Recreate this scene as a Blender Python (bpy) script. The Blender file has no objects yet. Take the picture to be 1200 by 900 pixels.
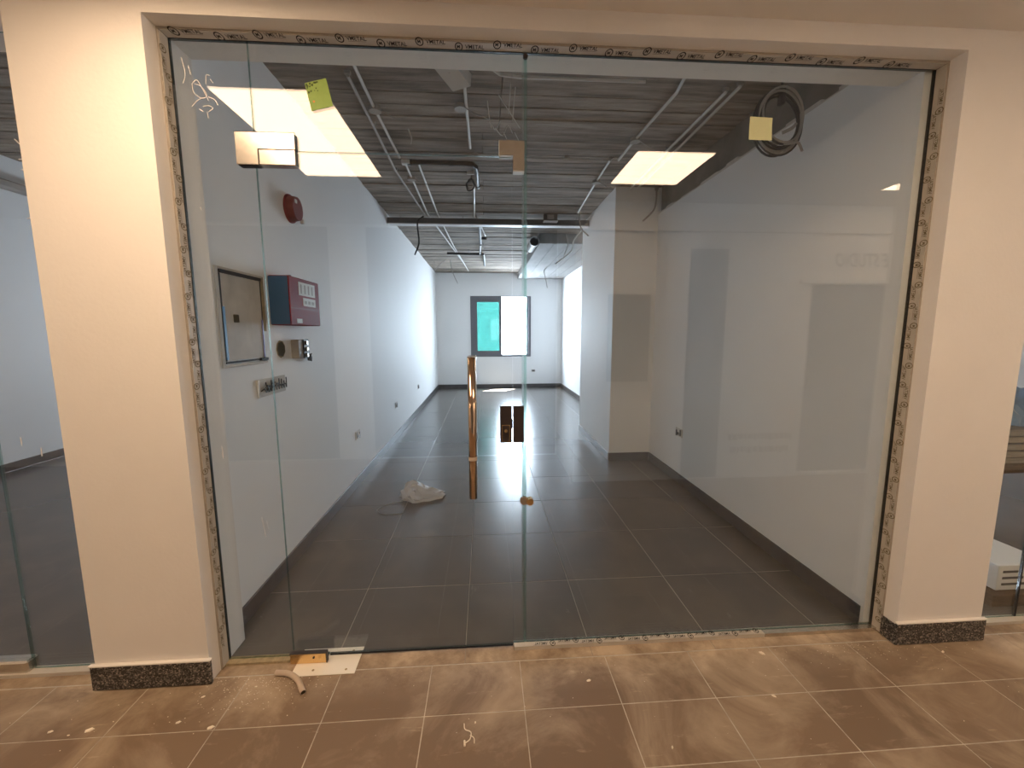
import bpy, math, random
from mathutils import Vector, Matrix
random.seed(7)
S = bpy.context.scene
COL = S.collection
PI = math.pi

# ---------------------------------------------------------------- camera
F_PX, PITCH, YAW, ROLL = 479.53, 0.1262, 0.0662, -0.0031
CAM = Vector((0.0, -1.9751, 1.65))
fw = Vector((math.sin(YAW) * math.cos(PITCH), math.cos(YAW) * math.cos(PITCH), -math.sin(PITCH)))
rt = Vector((math.cos(YAW), -math.sin(YAW), 0))
up = rt.cross(fw)
r2 = rt * math.cos(ROLL) + up * math.sin(ROLL)
u2 = -rt * math.sin(ROLL) + up * math.cos(ROLL)
cd = bpy.data.cameras.new('camera')
cam = bpy.data.objects.new('camera', cd)
COL.objects.link(cam)
cam.matrix_world = Matrix(((r2.x, u2.x, -fw.x, CAM.x), (r2.y, u2.y, -fw.y, CAM.y), (r2.z, u2.z, -fw.z, CAM.z), (0, 0, 0, 1)))
cd.sensor_width = 36.0
cd.lens = F_PX / 1200 * 36.0
cd.clip_start = 0.02
S.camera = cam

# ---------------------------------------------------------------- sky, sun, exposure
SKY_STRENGTH = 56.0
SUN_STRENGTH = 230.0
PANEL_STRENGTH = 14.0
PANEL_COLOR = (1.0, 0.715, 0.47)
w = bpy.data.worlds.new('sky')
S.world = w
w.use_nodes = True
bg = w.node_tree.nodes['Background']
bg.inputs['Color'].default_value = (0.70, 0.83, 1.0, 1)
bg.inputs['Strength'].default_value = SKY_STRENGTH
sl = bpy.data.lights.new('sun', 'SUN')
sl.energy = SUN_STRENGTH
sl.angle = 0.012
sl.color = (1.0, 0.95, 0.88)
sun = bpy.data.objects.new('sun', sl)
COL.objects.link(sun)
sun.rotation_euler = Vector((-0.28, -0.36, -1.0)).to_track_quat('-Z', 'Y').to_euler()
sun.location = (3, 14, 10)


def portal(name, loc, sx, sz):
    l = bpy.data.lights.new(name, 'AREA')
    l.shape = 'RECTANGLE'
    l.size, l.size_y = sx, sz
    l.cycles.is_portal = True
    o = bpy.data.objects.new(name, l)
    COL.objects.link(o)
    o.location = loc
    o.rotation_euler = (-PI / 2, 0, 0)
    return o


portal('sky_portal', (0.88, 10.30, 1.83), 0.74, 1.68)
portal('sky_portal', (-4.0, 7.1, 2.0), 0.7, 0.7)
portal('sky_portal', (4.4, 6.1, 2.0), 0.8, 0.8)

vs = S.view_settings
vs.view_transform = 'Standard'
vs.look = 'None'
vs.exposure = 0.35
vs.gamma = 1.0
vs.use_curve_mapping = False
S.cycles.max_bounces = 14
S.cycles.diffuse_bounces = 7
S.cycles.transparent_max_bounces = 24
S.cycles.sample_clamp_indirect = 6.0
S.cycles.use_denoising = True


# ---------------------------------------------------------------- materials
def nt(name):
    m = bpy.data.materials.new(name)
    m.use_nodes = True
    t = m.node_tree
    for n in list(t.nodes):
        t.nodes.remove(n)
    out = t.nodes.new('ShaderNodeOutputMaterial')
    return m, t, out


def N(t, kind, **kw):
    n = t.nodes.new(kind)
    for k, v in kw.items():
        if k.startswith('_'):
            setattr(n, k[1:], v)
        else:
            n.inputs[k.replace('_', ' ')].default_value = v
    return n


def rgb(c):
    return (c[0], c[1], c[2], 1)


def mat(name, c, rough=0.6, metal=0.0, var=0.0, scale=6.0, stretch=(1, 1, 1), bump=0.0, bscale=80.0, spec=0.5, rnd=0.0, c2=None):
    """principled with a noise mottling (c..c2), fine bump and a per-object tone"""
    m, t, out = nt(name)
    b = N(t, 'ShaderNodeBsdfPrincipled', Roughness=rough, Metallic=metal)
    b.inputs['Specular IOR Level'].default_value = spec
    t.links.new(b.outputs[0], out.inputs[0])
    src = None
    geo = N(t, 'ShaderNodeNewGeometry')
    if var > 0 or c2:
        mp = N(t, 'ShaderNodeMapping')
        mp.inputs['Scale'].default_value = stretch
        t.links.new(geo.outputs['Position'], mp.inputs['Vector'])
        nz = N(t, 'ShaderNodeTexNoise', Scale=scale, Detail=6.0, Roughness=0.65)
        t.links.new(mp.outputs[0], nz.inputs['Vector'])
        rp = N(t, 'ShaderNodeValToRGB')
        rp.color_ramp.elements[0].position = 0.34
        rp.color_ramp.elements[1].position = 0.68
        lo = c2 if c2 else tuple(x * (1 - var) for x in c)
        rp.color_ramp.elements[0].color = rgb(lo)
        rp.color_ramp.elements[1].color = rgb(c)
        t.links.new(nz.outputs['Fac'], rp.inputs[0])
        src = rp.outputs[0]
    if rnd > 0:
        oi = N(t, 'ShaderNodeObjectInfo')
        mr = N(t, 'ShaderNodeMapRange', To_Min=1 - rnd, To_Max=1 + rnd)
        t.links.new(oi.outputs['Random'], mr.inputs['Value'])
        mx = N(t, 'ShaderNodeVectorMath', _operation='SCALE')
        if src:
            t.links.new(src, mx.inputs[0])
        else:
            mx.inputs[0].default_value = c
        t.links.new(mr.outputs[0], mx.inputs['Scale'])
        src = mx.outputs[0]
    if src:
        t.links.new(src, b.inputs['Base Color'])
    else:
        b.inputs['Base Color'].default_value = rgb(c)
    if bump > 0:
        n2 = N(t, 'ShaderNodeTexNoise', Scale=bscale, Detail=4.0)
        t.links.new(geo.outputs['Position'], n2.inputs['Vector'])
        bp = N(t, 'ShaderNodeBump', Strength=bump, Distance=0.01)
        t.links.new(n2.outputs['Fac'], bp.inputs['Height'])
        t.links.new(bp.outputs[0], b.inputs['Normal'])
    return m


def glass_mat(name, tint, r0=0.04, rough=0.0, gain=1.0):
    """thin pane: Schlick mix of see-through and mirror on every face"""
    m, t, out = nt(name)
    lw = N(t, 'ShaderNodeLayerWeight', Blend=0.5)
    pw = N(t, 'ShaderNodeMath', _operation='POWER')
    pw.inputs[1].default_value = 5.0
    t.links.new(lw.outputs['Facing'], pw.inputs[0])
    ma = N(t, 'ShaderNodeMath', _operation='MULTIPLY_ADD')
    ma.inputs[1].default_value = (1 - r0) * gain
    ma.inputs[2].default_value = r0
    t.links.new(pw.outputs[0], ma.inputs[0])
    tr = N(t, 'ShaderNodeBsdfTransparent', Color=rgb(tint))
    gl = N(t, 'ShaderNodeBsdfGlossy', Roughness=rough, Color=(1, 1, 1, 1))
    mx = N(t, 'ShaderNodeMixShader')
    t.links.new(ma.outputs[0], mx.inputs[0])
    t.links.new(tr.outputs[0], mx.inputs[1])
    t.links.new(gl.outputs[0], mx.inputs[2])
    t.links.new(mx.outputs[0], out.inputs[0])
    return m


def emit_mat(name, c, s):
    m, t, out = nt(name)
    e = N(t, 'ShaderNodeEmission', Color=rgb(c), Strength=s)
    t.links.new(e.outputs[0], out.inputs[0])
    return m


def tile_mat(name, base, dust, amount, rough, tone, dusty_edge=0.0, bump=0.05, lo=0.5):
    """porcelain tile: per-tile tone, soft cloudy dust, scuffs, brush strokes"""
    m, t, out = nt(name)
    b = N(t, 'ShaderNodeBsdfPrincipled', Roughness=rough)
    t.links.new(b.outputs[0], out.inputs[0])
    geo = N(t, 'ShaderNodeNewGeometry')
    oi = N(t, 'ShaderNodeObjectInfo')
    n1 = N(t, 'ShaderNodeTexNoise', Scale=2.3, Detail=7.0, Roughness=0.62)
    n1.inputs['Distortion'].default_value = 0.8
    t.links.new(geo.outputs['Position'], n1.inputs['Vector'])
    r1 = N(t, 'ShaderNodeMapRange', From_Min=lo, From_Max=lo + 0.28, To_Min=0.0, To_Max=amount)
    t.links.new(n1.outputs['Fac'], r1.inputs['Value'])
    mp = N(t, 'ShaderNodeMapping')
    mp.inputs['Rotation'].default_value = (0, 0, 0.5)
    mp.inputs['Scale'].default_value = (4.0, 26.0, 1)
    t.links.new(geo.outputs['Position'], mp.inputs['Vector'])
    n2 = N(t, 'ShaderNodeTexNoise', Scale=1.0, Detail=5.0, Roughness=0.7)
    t.links.new(mp.outputs[0], n2.inputs['Vector'])
    r2_ = N(t, 'ShaderNodeMapRange', From_Min=0.62, From_Max=0.78, To_Min=0.0, To_Max=amount * 0.9)
    t.links.new(n2.outputs['Fac'], r2_.inputs['Value'])
    ad = N(t, 'ShaderNodeMath', _operation='ADD')
    ad.use_clamp = True
    t.links.new(r1.outputs[0], ad.inputs[0])
    t.links.new(r2_.outputs[0], ad.inputs[1])
    fac = ad.outputs[0]
    if dusty_edge > 0:           # cement dust swept against the shop front
        sp = N(t, 'ShaderNodeSeparateXYZ')
        t.links.new(geo.outputs['Position'], sp.inputs[0])
        ed = N(t, 'ShaderNodeMapRange', From_Min=-0.30, From_Max=-0.06, To_Min=0.0, To_Max=dusty_edge)
        t.links.new(sp.outputs['Y'], ed.inputs['Value'])
        n3 = N(t, 'ShaderNodeTexNoise', Scale=6.0, Detail=6.0, Roughness=0.7)
        t.links.new(geo.outputs['Position'], n3.inputs['Vector'])
        r3 = N(t, 'ShaderNodeMapRange', From_Min=0.35, From_Max=0.7)
        t.links.new(n3.outputs['Fac'], r3.inputs['Value'])
        ml = N(t, 'ShaderNodeMath', _operation='MULTIPLY')
        t.links.new(ed.outputs[0], ml.inputs[0])
        t.links.new(r3.outputs[0], ml.inputs[1])
        a2 = N(t, 'ShaderNodeMath', _operation='ADD')
        a2.use_clamp = True
        t.links.new(fac, a2.inputs[0])
        t.links.new(ml.outputs[0], a2.inputs[1])
        fac = a2.outputs[0]
    mr = N(t, 'ShaderNodeMapRange', To_Min=1 - tone, To_Max=1 + tone)
    t.links.new(oi.outputs['Random'], mr.inputs['Value'])
    sc = N(t, 'ShaderNodeVectorMath', _operation='SCALE')
    sc.inputs[0].default_value = base
    t.links.new(mr.outputs[0], sc.inputs['Scale'])
    mx = N(t, 'ShaderNodeMix', _data_type='RGBA')
    t.links.new(fac, mx.inputs[0])
    t.links.new(sc.outputs[0], mx.inputs[6])
    mx.inputs[7].default_value = rgb(dust)
    t.links.new(mx.outputs[2], b.inputs['Base Color'])
    rr = N(t, 'ShaderNodeMapRange', To_Min=rough, To_Max=0.75)
    t.links.new(fac, rr.inputs['Value'])
    t.links.new(rr.outputs[0], b.inputs['Roughness'])
    n4 = N(t, 'ShaderNodeTexNoise', Scale=14.0, Detail=3.0)
    t.links.new(geo.outputs['Position'], n4.inputs['Vector'])
    bp = N(t, 'ShaderNodeBump', Strength=bump, Distance=0.01)
    t.links.new(n4.outputs['Fac'], bp.inputs['Height'])
    t.links.new(bp.outputs[0], b.inputs['Normal'])
    return m


def granite_mat():
    m, t, out = nt('granite')
    b = N(t, 'ShaderNodeBsdfPrincipled', Roughness=0.3)
    t.links.new(b.outputs[0], out.inputs[0])
    geo = N(t, 'ShaderNodeNewGeometry')
    v = N(t, 'ShaderNodeTexVoronoi', Scale=170.0)
    t.links.new(geo.outputs['Position'], v.inputs['Vector'])
    sp = N(t, 'ShaderNodeSeparateColor')
    t.links.new(v.outputs['Color'], sp.inputs[0])
    rp = N(t, 'ShaderNodeValToRGB')
    e = rp.color_ramp.elements
    e[0].position, e[0].color = 0.0, (0.012, 0.010, 0.010, 1)
    e[1].position, e[1].color = 1.0, (0.42, 0.36, 0.30, 1)
    for p, c in ((0.45, 0.03), (0.62, 0.10), (0.85, 0.16)):
        x = e.new(p)
        x.color = (c * 1.1, c, c * 0.9, 1)
    t.links.new(sp.outputs[0], rp.inputs[0])
    t.links.new(rp.outputs[0], b.inputs['Base Color'])
    return m


M = {
    'plaster': mat('corridor_plaster', (0.83, 0.79, 0.74), 0.7, var=0.05, scale=1.6, bump=0.08, bscale=60),
    'opposite': mat('opposite_wall_paint', (0.92, 0.89, 0.85), 0.6, var=0.03, scale=1.6),
    'ceiling_paint': mat('corridor_ceiling_paint', (0.82, 0.78, 0.72), 0.8, var=0.04, scale=1.5),
    'wall': mat('white_wall_paint', (0.90, 0.895, 0.89), 0.65, var=0.04, scale=1.2, bump=0.05, bscale=45),
    'concrete': mat('raw_concrete', (0.21, 0.195, 0.175), 0.9, var=0.5, scale=3.0, bump=0.4, bscale=30),
    'board': mat('board_marked_concrete', (0.40, 0.345, 0.29), 0.9, c2=(0.125, 0.10, 0.082), scale=1.0, stretch=(2.0, 16, 16), bump=0.35, bscale=26, rnd=0.22),
    'soffit': mat('smooth_concrete', (0.29, 0.28, 0.27), 0.85, var=0.25, scale=2.0, stretch=(4, 1, 1), bump=0.2, bscale=24),
    'tile_in': tile_mat('grey_floor_tile', (0.105, 0.096, 0.089), (0.17, 0.155, 0.14), 0.035, 0.25, 0.05, bump=0.006),
    'tile_out': tile_mat('dusty_floor_tile', (0.200, 0.134, 0.084), (0.52, 0.41, 0.29), 0.80, 0.45, 0.08, 0.9, lo=0.46),
    'grout_in': mat('grey_grout', (0.30, 0.265, 0.225), 0.9),
    'grout_out': mat('sandy_grout', (0.62, 0.55, 0.45), 0.9, var=0.4, scale=9),
    'skirting': mat('dark_skirting_tile', (0.085, 0.080, 0.082), 0.4, var=0.35, scale=7),
    'granite': granite_mat(),
    'glass': glass_mat('clear_glass', (0.965, 0.978, 0.968), 0.049),
    'glass_edge': glass_mat('green_glass_edge', (0.42, 0.60, 0.54), 0.12, 0.25),
    'fin': glass_mat('pale_green_fin', (0.74, 0.90, 0.85), 0.10, 0.25),
    'tinted': glass_mat('blue_green_glass', (0.062, 0.131, 0.119), 0.05),
    'steel': mat('satin_steel', (0.62, 0.57, 0.50), 0.24, 0.85, var=0.15, scale=40),
    'plate': mat('brushed_floor_plate', (0.90, 0.85, 0.75), 0.5, 0.1),  # lamp panel reflection on the steel put into a pale base colour
    'dark_metal': mat('dark_reflection_fittings', (0.055, 0.043, 0.040), 0.35, 0.3),  # dark fittings; on steel lock and strike, a dark reflection put into the colour
    'copper': mat('rosy_polished_steel', (0.62, 0.46, 0.33), 0.10, 1.0),
    'brass': mat('brass', (0.75, 0.52, 0.25), 0.25, 0.9),
    'black': mat('black_plastic', (0.022, 0.021, 0.022), 0.5),
    'rubber': mat('black_gasket', (0.012, 0.011, 0.011), 0.7),
    'tape': mat('protective_tape', (0.56, 0.51, 0.43), 0.45, var=0.12, scale=12),
    'ink': mat('dark_print', (0.03, 0.024, 0.02), 0.9, spec=0.1),
    'ink_olive': mat('olive_print', (0.17, 0.135, 0.075), 0.9, spec=0.1),
    'ink_soft': mat('brown_print', (0.30, 0.25, 0.19), 0.6),
    'frame_alu': mat('window_aluminium', (0.15, 0.15, 0.165), 0.5, 0.2),
    'pvc': mat('grey_conduit', (0.60, 0.58, 0.55), 0.5),
    'pvc_dim': mat('dusty_conduit', (0.36, 0.33, 0.30), 0.6),
    'tray': mat('galvanised_tray', (0.13, 0.13, 0.135), 0.6, 0.2),
    'lit_pale': mat('lit_tray_pale_parts', (0.72, 0.72, 0.72), 0.5),  # pale fittings; on the tray, window light put into the colour
    'white': mat('white_plastic', (0.75, 0.74, 0.72), 0.45),
    'paper': mat('white_label', (0.72, 0.72, 0.70), 0.6),
    'red': mat('fire_red', (0.24, 0.018, 0.026), 0.55, spec=0.06),
    'dark_red': mat('dark_red', (0.17, 0.014, 0.014), 0.45, spec=0.2),
    'blue': mat('blue_film', (0.025, 0.085, 0.19), 0.4),
    'blue_bright': mat('blue_tape', (0.10, 0.30, 0.60), 0.4),
    'purple': mat('purple_tape', (0.16, 0.14, 0.42), 0.4),
    'tan': mat('raw_plaster_edge', (0.45, 0.35, 0.20), 0.9, var=0.4, scale=30),
    'panel_grey': mat('dusty_panel_sheet', (0.68, 0.64, 0.59), 0.7, var=0.22, scale=9),
    'hole': mat('cut_hole', (0.07, 0.055, 0.030), 0.9),
    'green_note': mat('lime_sticker', (0.27, 0.40, 0.075), 0.6, c2=(0.23, 0.36, 0.06), scale=30),
    'olive': mat('dark_adhesive', (0.06, 0.09, 0.015), 0.8),
    'orange': mat('orange_dot', (0.85, 0.20, 0.03), 0.6),
    'yellow_note': mat('yellow_note', (0.72, 0.73, 0.42), 0.7, var=0.06, scale=18),
    'chalk': mat('chalk', (0.80, 0.76, 0.72), 0.9),
    'bag': None,
    'beige_pipe': mat('beige_conduit', (0.55, 0.44, 0.34), 0.5),
    'chip': mat('plaster_chip', (0.85, 0.76, 0.62), 0.9),
    'sign': mat('grey_letters', (0.06, 0.058, 0.055), 0.6),
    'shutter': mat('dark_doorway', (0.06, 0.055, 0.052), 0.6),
    'timber': mat('brown_timber', (0.12, 0.075, 0.045), 0.8, var=0.4, scale=9, stretch=(1, 8, 8)),
    'boards': mat('weathered_boards', (0.34, 0.30, 0.25), 0.85, var=0.45, scale=6, stretch=(1, 9, 9)),
    'blue_sheet': mat('blue_plastic_sheet', (0.10, 0.22, 0.36), 0.3, var=0.4, scale=5, bump=0.8, bscale=12),
    'lamp': emit_mat('led_diffuser', PANEL_COLOR, PANEL_STRENGTH),
    'white_metal': mat('white_lamp_frame', (0.75, 0.72, 0.68), 0.5),
}


def bag_mat():
    """milky glossy film: some diffuse, some mirror, some see-through"""
    m, t, out = nt('crumpled_film')
    d = N(t, 'ShaderNodeBsdfDiffuse', Color=(0.92, 0.92, 0.94, 1))
    g_ = N(t, 'ShaderNodeBsdfGlossy', Color=(0.95, 0.95, 0.97, 1), Roughness=0.12)
    tr = N(t, 'ShaderNodeBsdfTransparent', Color=(0.93, 0.93, 0.93, 1))
    m1 = N(t, 'ShaderNodeMixShader', Fac=0.42)
    m2 = N(t, 'ShaderNodeMixShader', Fac=0.28)
    t.links.new(d.outputs[0], m1.inputs[1])
    t.links.new(g_.outputs[0], m1.inputs[2])
    t.links.new(m1.outputs[0], m2.inputs[1])
    t.links.new(tr.outputs[0], m2.inputs[2])
    t.links.new(m2.outputs[0], out.inputs[0])
    return m


M['bag'] = bag_mat()


# ---------------------------------------------------------------- geometry helpers
class MB:
    def __init__(self):
        self.v, self.f, self.m = [], [], []

    def add(self, vs_, fs_, mi=0):
        o = len(self.v)
        self.v += [tuple(p) for p in vs_]
        self.f += [tuple(i + o for i in f) for f in fs_]
        self.m += [mi] * len(fs_)
        return self

    def box(self, x0, x1, y0, y1, z0, z1, mi=0):
        v = [(x0, y0, z0), (x1, y0, z0), (x1, y1, z0), (x0, y1, z0), (x0, y0, z1), (x1, y0, z1), (x1, y1, z1), (x0, y1, z1)]
        return self.add(v, [(0, 3, 2, 1), (4, 5, 6, 7), (0, 1, 5, 4), (1, 2, 6, 5), (2, 3, 7, 6), (3, 0, 4, 7)], mi)

    def bbox(self, x0, x1, y0, y1, z0, z1, b=0.003, mi=0):
        """box with chamfered edges"""
        import itertools
        c = Vector(((x0 + x1) / 2, (y0 + y1) / 2, (z0 + z1) / 2))
        h = Vector(((x1 - x0) / 2, (y1 - y0) / 2, (z1 - z0) / 2))
        b = min(b, h.x * 0.49, h.y * 0.49, h.z * 0.49)
        vs_, idx = [], {}
        for s in itertools.product((-1, 1), repeat=3):
            for ax in range(3):
                p = [s[k] * (h[k] if k == ax else h[k] - b) for k in range(3)]
                idx[(s, ax)] = len(vs_)
                vs_.append((c.x + p[0], c.y + p[1], c.z + p[2]))
        fs_ = []
        for ax in range(3):
            a1, a2 = (ax + 1) % 3, (ax + 2) % 3
            for sg in (-1, 1):
                q = []
                for s1, s2 in ((-1, -1), (1, -1), (1, 1), (-1, 1)):
                    s = [0, 0, 0]
                    s[ax], s[a1], s[a2] = sg, s1, s2
                    q.append(idx[(tuple(s), ax)])
                fs_.append(tuple(q) if sg > 0 else tuple(reversed(q)))
            for s1 in (-1, 1):
                for s2 in (-1, 1):
                    a, d = [0, 0, 0], [0, 0, 0]
                    a[ax], a[a1], a[a2] = -1, s1, s2
                    d[ax], d[a1], d[a2] = 1, s1, s2
                    a, d = tuple(a), tuple(d)
                    q = (idx[(a, a1)], idx[(d, a1)], idx[(d, a2)], idx[(a, a2)])
                    fs_.append(q if s1 * s2 < 0 else tuple(reversed(q)))
        for s in itertools.product((-1, 1), repeat=3):
            q = (idx[(s, 0)], idx[(s, 1)], idx[(s, 2)])
            fs_.append(q if s[0] * s[1] * s[2] > 0 else tuple(reversed(q)))
        return self.add(vs_, fs_, mi)

    def tube(self, pts, r, n=8, caps=True, mi=0, r_end=None):
        pts = [Vector(p) for p in pts]
        k = len(pts)
        d0 = (pts[1] - pts[0]).normalized()
        ref = Vector((0, 0, 1)) if abs(d0.z) < 0.9 else Vector((1, 0, 0))
        nrm = d0.cross(ref).normalized()
        rings = []
        for i in range(k):
            if i == 0:
                d = d0
            elif i == k - 1:
                d = (pts[i] - pts[i - 1]).normalized()
            else:
                d = ((pts[i + 1] - pts[i]).normalized() + (pts[i] - pts[i - 1]).normalized())
                d = d.normalized() if d.length > 1e-6 else (pts[i] - pts[i - 1]).normalized()
            nrm = nrm - d * nrm.dot(d)
            nrm = nrm.normalized() if nrm.length > 1e-6 else d.orthogonal().normalized()
            bi = d.cross(nrm)
            rr = r if r_end is None else r + (r_end - r) * i / (k - 1)
            rings.append([pts[i] + (nrm * math.cos(2 * PI * j / n) + bi * math.sin(2 * PI * j / n)) * rr for j in range(n)])
        vs_ = [p for ring in rings for p in ring]
        fs_ = []
        for i in range(k - 1):
            for j in range(n):
                a, b = i * n + j, i * n + (j + 1) % n
                fs_.append((a, b, b + n, a + n))
        if caps:
            fs_.append(tuple(range(n - 1, -1, -1)))
            fs_.append(tuple((k - 1) * n + j for j in range(n)))
        return self.add(vs_, fs_, mi)

    def cyl(self, c, axis, r, h, n=20, mi=0, r2=None):
        a = Vector(axis).normalized()
        c = Vector(c)
        return self.tube([c - a * h / 2, c + a * h / 2], r, n, True, mi, r2)

    def poly(self, pts2, y0, y1, mi=0):
        """prism: outline in x,z (counter-clockwise seen from -y), between y0 and y1"""
        n = len(pts2)
        vs_ = [(x, y0, z) for x, z in pts2] + [(x, y1, z) for x, z in pts2]
        fs_ = [tuple(range(n)), tuple(range(2 * n - 1, n - 1, -1))]
        for i in range(n):
            j = (i + 1) % n
            fs_.append((i, i + n, j + n, j))
        return self.add(vs_, fs_, mi)

    def mesh(self, name, mats):
        me = bpy.data.meshes.new(name)
        me.from_pydata(self.v, [], self.f)
        for mm in (mats if isinstance(mats, (list, tuple)) else [mats]):
            me.materials.append(mm)
        if any(self.m):
            me.polygons.foreach_set('material_index', self.m)
        me.update()
        return me

    def build(self, name, mats, parent=None, smooth=False, **props):
        me = self.mesh(name, mats)
        if smooth:
            me.polygons.foreach_set('use_smooth', [True] * len(me.polygons))
        return link(name, me, parent, **props)


def link(name, me, parent=None, loc=None, **props):
    o = bpy.data.objects.new(name, me)
    COL.objects.link(o)
    if parent:
        o.parent = parent
        o.matrix_parent_inverse = Matrix.Translation(-Vector(parent.location))
    if loc is not None:
        o.location = loc
    for k, v in props.items():
        o[k] = v
    return o


def thing(name, loc, label, cat, group=None, kind=None):
    o = bpy.data.objects.new(name, None)
    COL.objects.link(o)
    o.location = loc
    o.empty_display_size = 0.05
    return tag(o, label, cat, group, kind)


def each(name, mats, parent, boxes, bev=0.0, **props):
    """one part per box"""
    out = []
    for b_ in boxes:
        mb_ = MB().bbox(*b_, bev) if bev else MB().box(*b_)
        out.append(mb_.build(name, mats, parent, **props))
    return out


def tag(o, label, cat, group=None, kind=None):
    o['label'], o['category'] = label, cat
    if group:
        o['group'] = group
    if kind:
        o['kind'] = kind
    return o


TXT = {}


def text_geo(s, font_shear=0.0):
    """flat glyph outlines of a string, cap height normalised to 1, origin at its left end"""
    key = (s, font_shear)
    if key in TXT:
        return TXT[key]
    cu = bpy.data.curves.new('lettering', 'FONT')
    cu.body = s
    cu.size = 1.0
    cu.shear = font_shear
    cu.resolution_u = 2
    cu.offset = 0.02 if ' ' in s else 0.012
    o = bpy.data.objects.new('lettering', cu)
    COL.objects.link(o)
    bpy.context.view_layer.update()
    me = o.evaluated_get(bpy.context.evaluated_depsgraph_get()).to_mesh()
    vs_ = [Vector(v.co) for v in me.vertices]
    fs_ = [tuple(p.vertices) for p in me.polygons]
    bpy.data.objects.remove(o)
    bpy.data.curves.remove(cu)
    x0 = min(v.x for v in vs_)
    h = max(v.y for v in vs_)
    vs_ = [((v.x - x0) / h, v.y / h) for v in vs_]
    TXT[key] = (vs_, fs_, max(v[0] for v in vs_))
    return TXT[key]


def put_text(mb, s, org, ux, uy, hx, hy=None, shear=0.0, mi=0):
    """writes a string from org along ux with letters standing along uy"""
    vs_, fs_, wd = text_geo(s, shear)
    hy = hy or hx
    org, ux, uy = Vector(org), Vector(ux), Vector(uy)
    mb.add([org + ux * (x * hx) + uy * (y * hy) for x, y in vs_], fs_, mi)
    return wd * hx


def ring(mb, c, ux, uy, r0, r1, sx=1.0, sy=1.0, n=16, mi=0):
    c, ux, uy = Vector(c), Vector(ux), Vector(uy)
    vs_ = []
    for r in (r0, r1):
        for j in range(n):
            a = 2 * PI * j / n
            vs_.append(c + ux * (math.cos(a) * r * sx) + uy * (math.sin(a) * r * sy))
    mb.add(vs_, [(j, (j + 1) % n, n + (j + 1) % n, n + j) for j in range(n)], mi)


def curve_pts(ctrl, n=6):
    """Catmull-Rom through the control points"""
    P = [Vector(p) for p in ctrl]
    P = [P[0] * 2 - P[1]] + P + [P[-1] * 2 - P[-2]]
    out = []
    for i in range(1, len(P) - 2):
        for k in range(n):
            t = k / n
            a, b, c, d = P[i - 1], P[i], P[i + 1], P[i + 2]
            out.append(0.5 * ((2 * b) + (c - a) * t + (2 * a - 5 * b + 4 * c - d) * t * t + (3 * b - a - 3 * c + d) * t ** 3))
    out.append(P[-2])
    return out


# ================================================================ LARGE STRUCTURE
XL, XR = -1.3166, 2.1565
ZS = 2.885        # underside of the lintel
ZCOR = 2.97       # corridor ceiling
ZC = 3.348        # raw slab of the shop
YF, YI = -0.129, 0.150   # faces of the shop-front wall
YB = 10.22
XL, XR = -1.3166, 2.1565
WL, WR = -1.39, 2.11

# ---- shop floor
f = MB().box(-1.45, 2.45, -0.099, YB + 0.05, -0.06, -0.0015).build('floor', M['grout_in'])
tag(f, 'dark grey tiled floor of the empty shop behind the glass', 'floor', kind='structure')
TS = 0.655
tm = MB().bbox(-TS / 2 + 0.0015, TS / 2 - 0.0015, -TS / 2 + 0.0015, TS / 2 - 0.0015, -0.012, 0, 0.0015).mesh('tile', M['tile_in'])
xs = [0.5375 + TS * (i - 3.5) for i in range(7)]
for j in range(16):
    for xc in xs:
        yc = -0.104 + TS * (j + 0.5)
        y0 = yc - TS / 2 if j else 0.012
        x0, x1 = max(xc - TS / 2, -1.44), min(xc + TS / 2, 2.44)
        y1 = min(yc + TS / 2, YB + 0.04)
        if x1 - x0 < 0.03:
            continue
        dz = random.uniform(-0.0006, 0.0006)
        if j and x1 - x0 > TS - 0.01 and y1 > yc + TS / 2 - 0.001:
            link('tile', tm, f, (xc, yc, dz))
        else:
            MB().bbox(x0 + 0.002, x1 - 0.002, y0 + 0.002, y1 - 0.002, -0.012, dz, 0.0015).build('tile', M['tile_in'], f)
        if j == 0:
            MB().bbox(max(x0, XL) + 0.0015, min(x1, XR) - 0.0015, -0.0985, 0.011, -0.012, 0, 0.0015).build('threshold_tile', M['tile_out'], f)

# ---- corridor floor
g = MB().box(-7, 7, -3.5, -0.0995, -0.06, -0.0012).build('corridor_floor', M['grout_out'])
tag(g, 'brown dusty tiled corridor floor in front of the shop', 'floor', kind='structure')
TX, TY = 0.437, 0.272
tm = MB().bbox(-TX / 2 + 0.002, TX / 2 - 0.002, -TY / 2 + 0.002, TY / 2 - 0.002, -0.012, 0, 0.001).mesh('tile', M['tile_out'])
rest = MB()
for j in range(13):
    for i in range(-16, 16):
        xc, yc = 0.158 + TX * (i + 0.5), -0.104 - TY * (j + 0.5)
        if j < 5 and -3.6 < xc < 4.0:
            link('tile', tm, g, (xc, yc, random.uniform(-0.0006, 0.0006)))
        elif abs(xc) < 7 and yc > -3.5:
            rest.bbox(xc - TX / 2 + 0.002, xc + TX / 2 - 0.002, yc - TY / 2 + 0.002, yc + TY / 2 - 0.002, -0.012, 0, 0.001)
for a, b in ((-5.6, -4.4), (-4.4, -3.3), (-3.3, -2.62), (-2.62, -1.825), (2.64, 3.3), (3.3, 4.2), (4.2, 6.2)):
    MB().bbox(a + 0.0015, b - 0.0015, -0.0985, 0.011, -0.012, 0, 0.0015).build('threshold_tile', M['tile_out'], g)
rest.build('far_tiles', M['tile_out'], g, kind='stuff')

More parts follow.
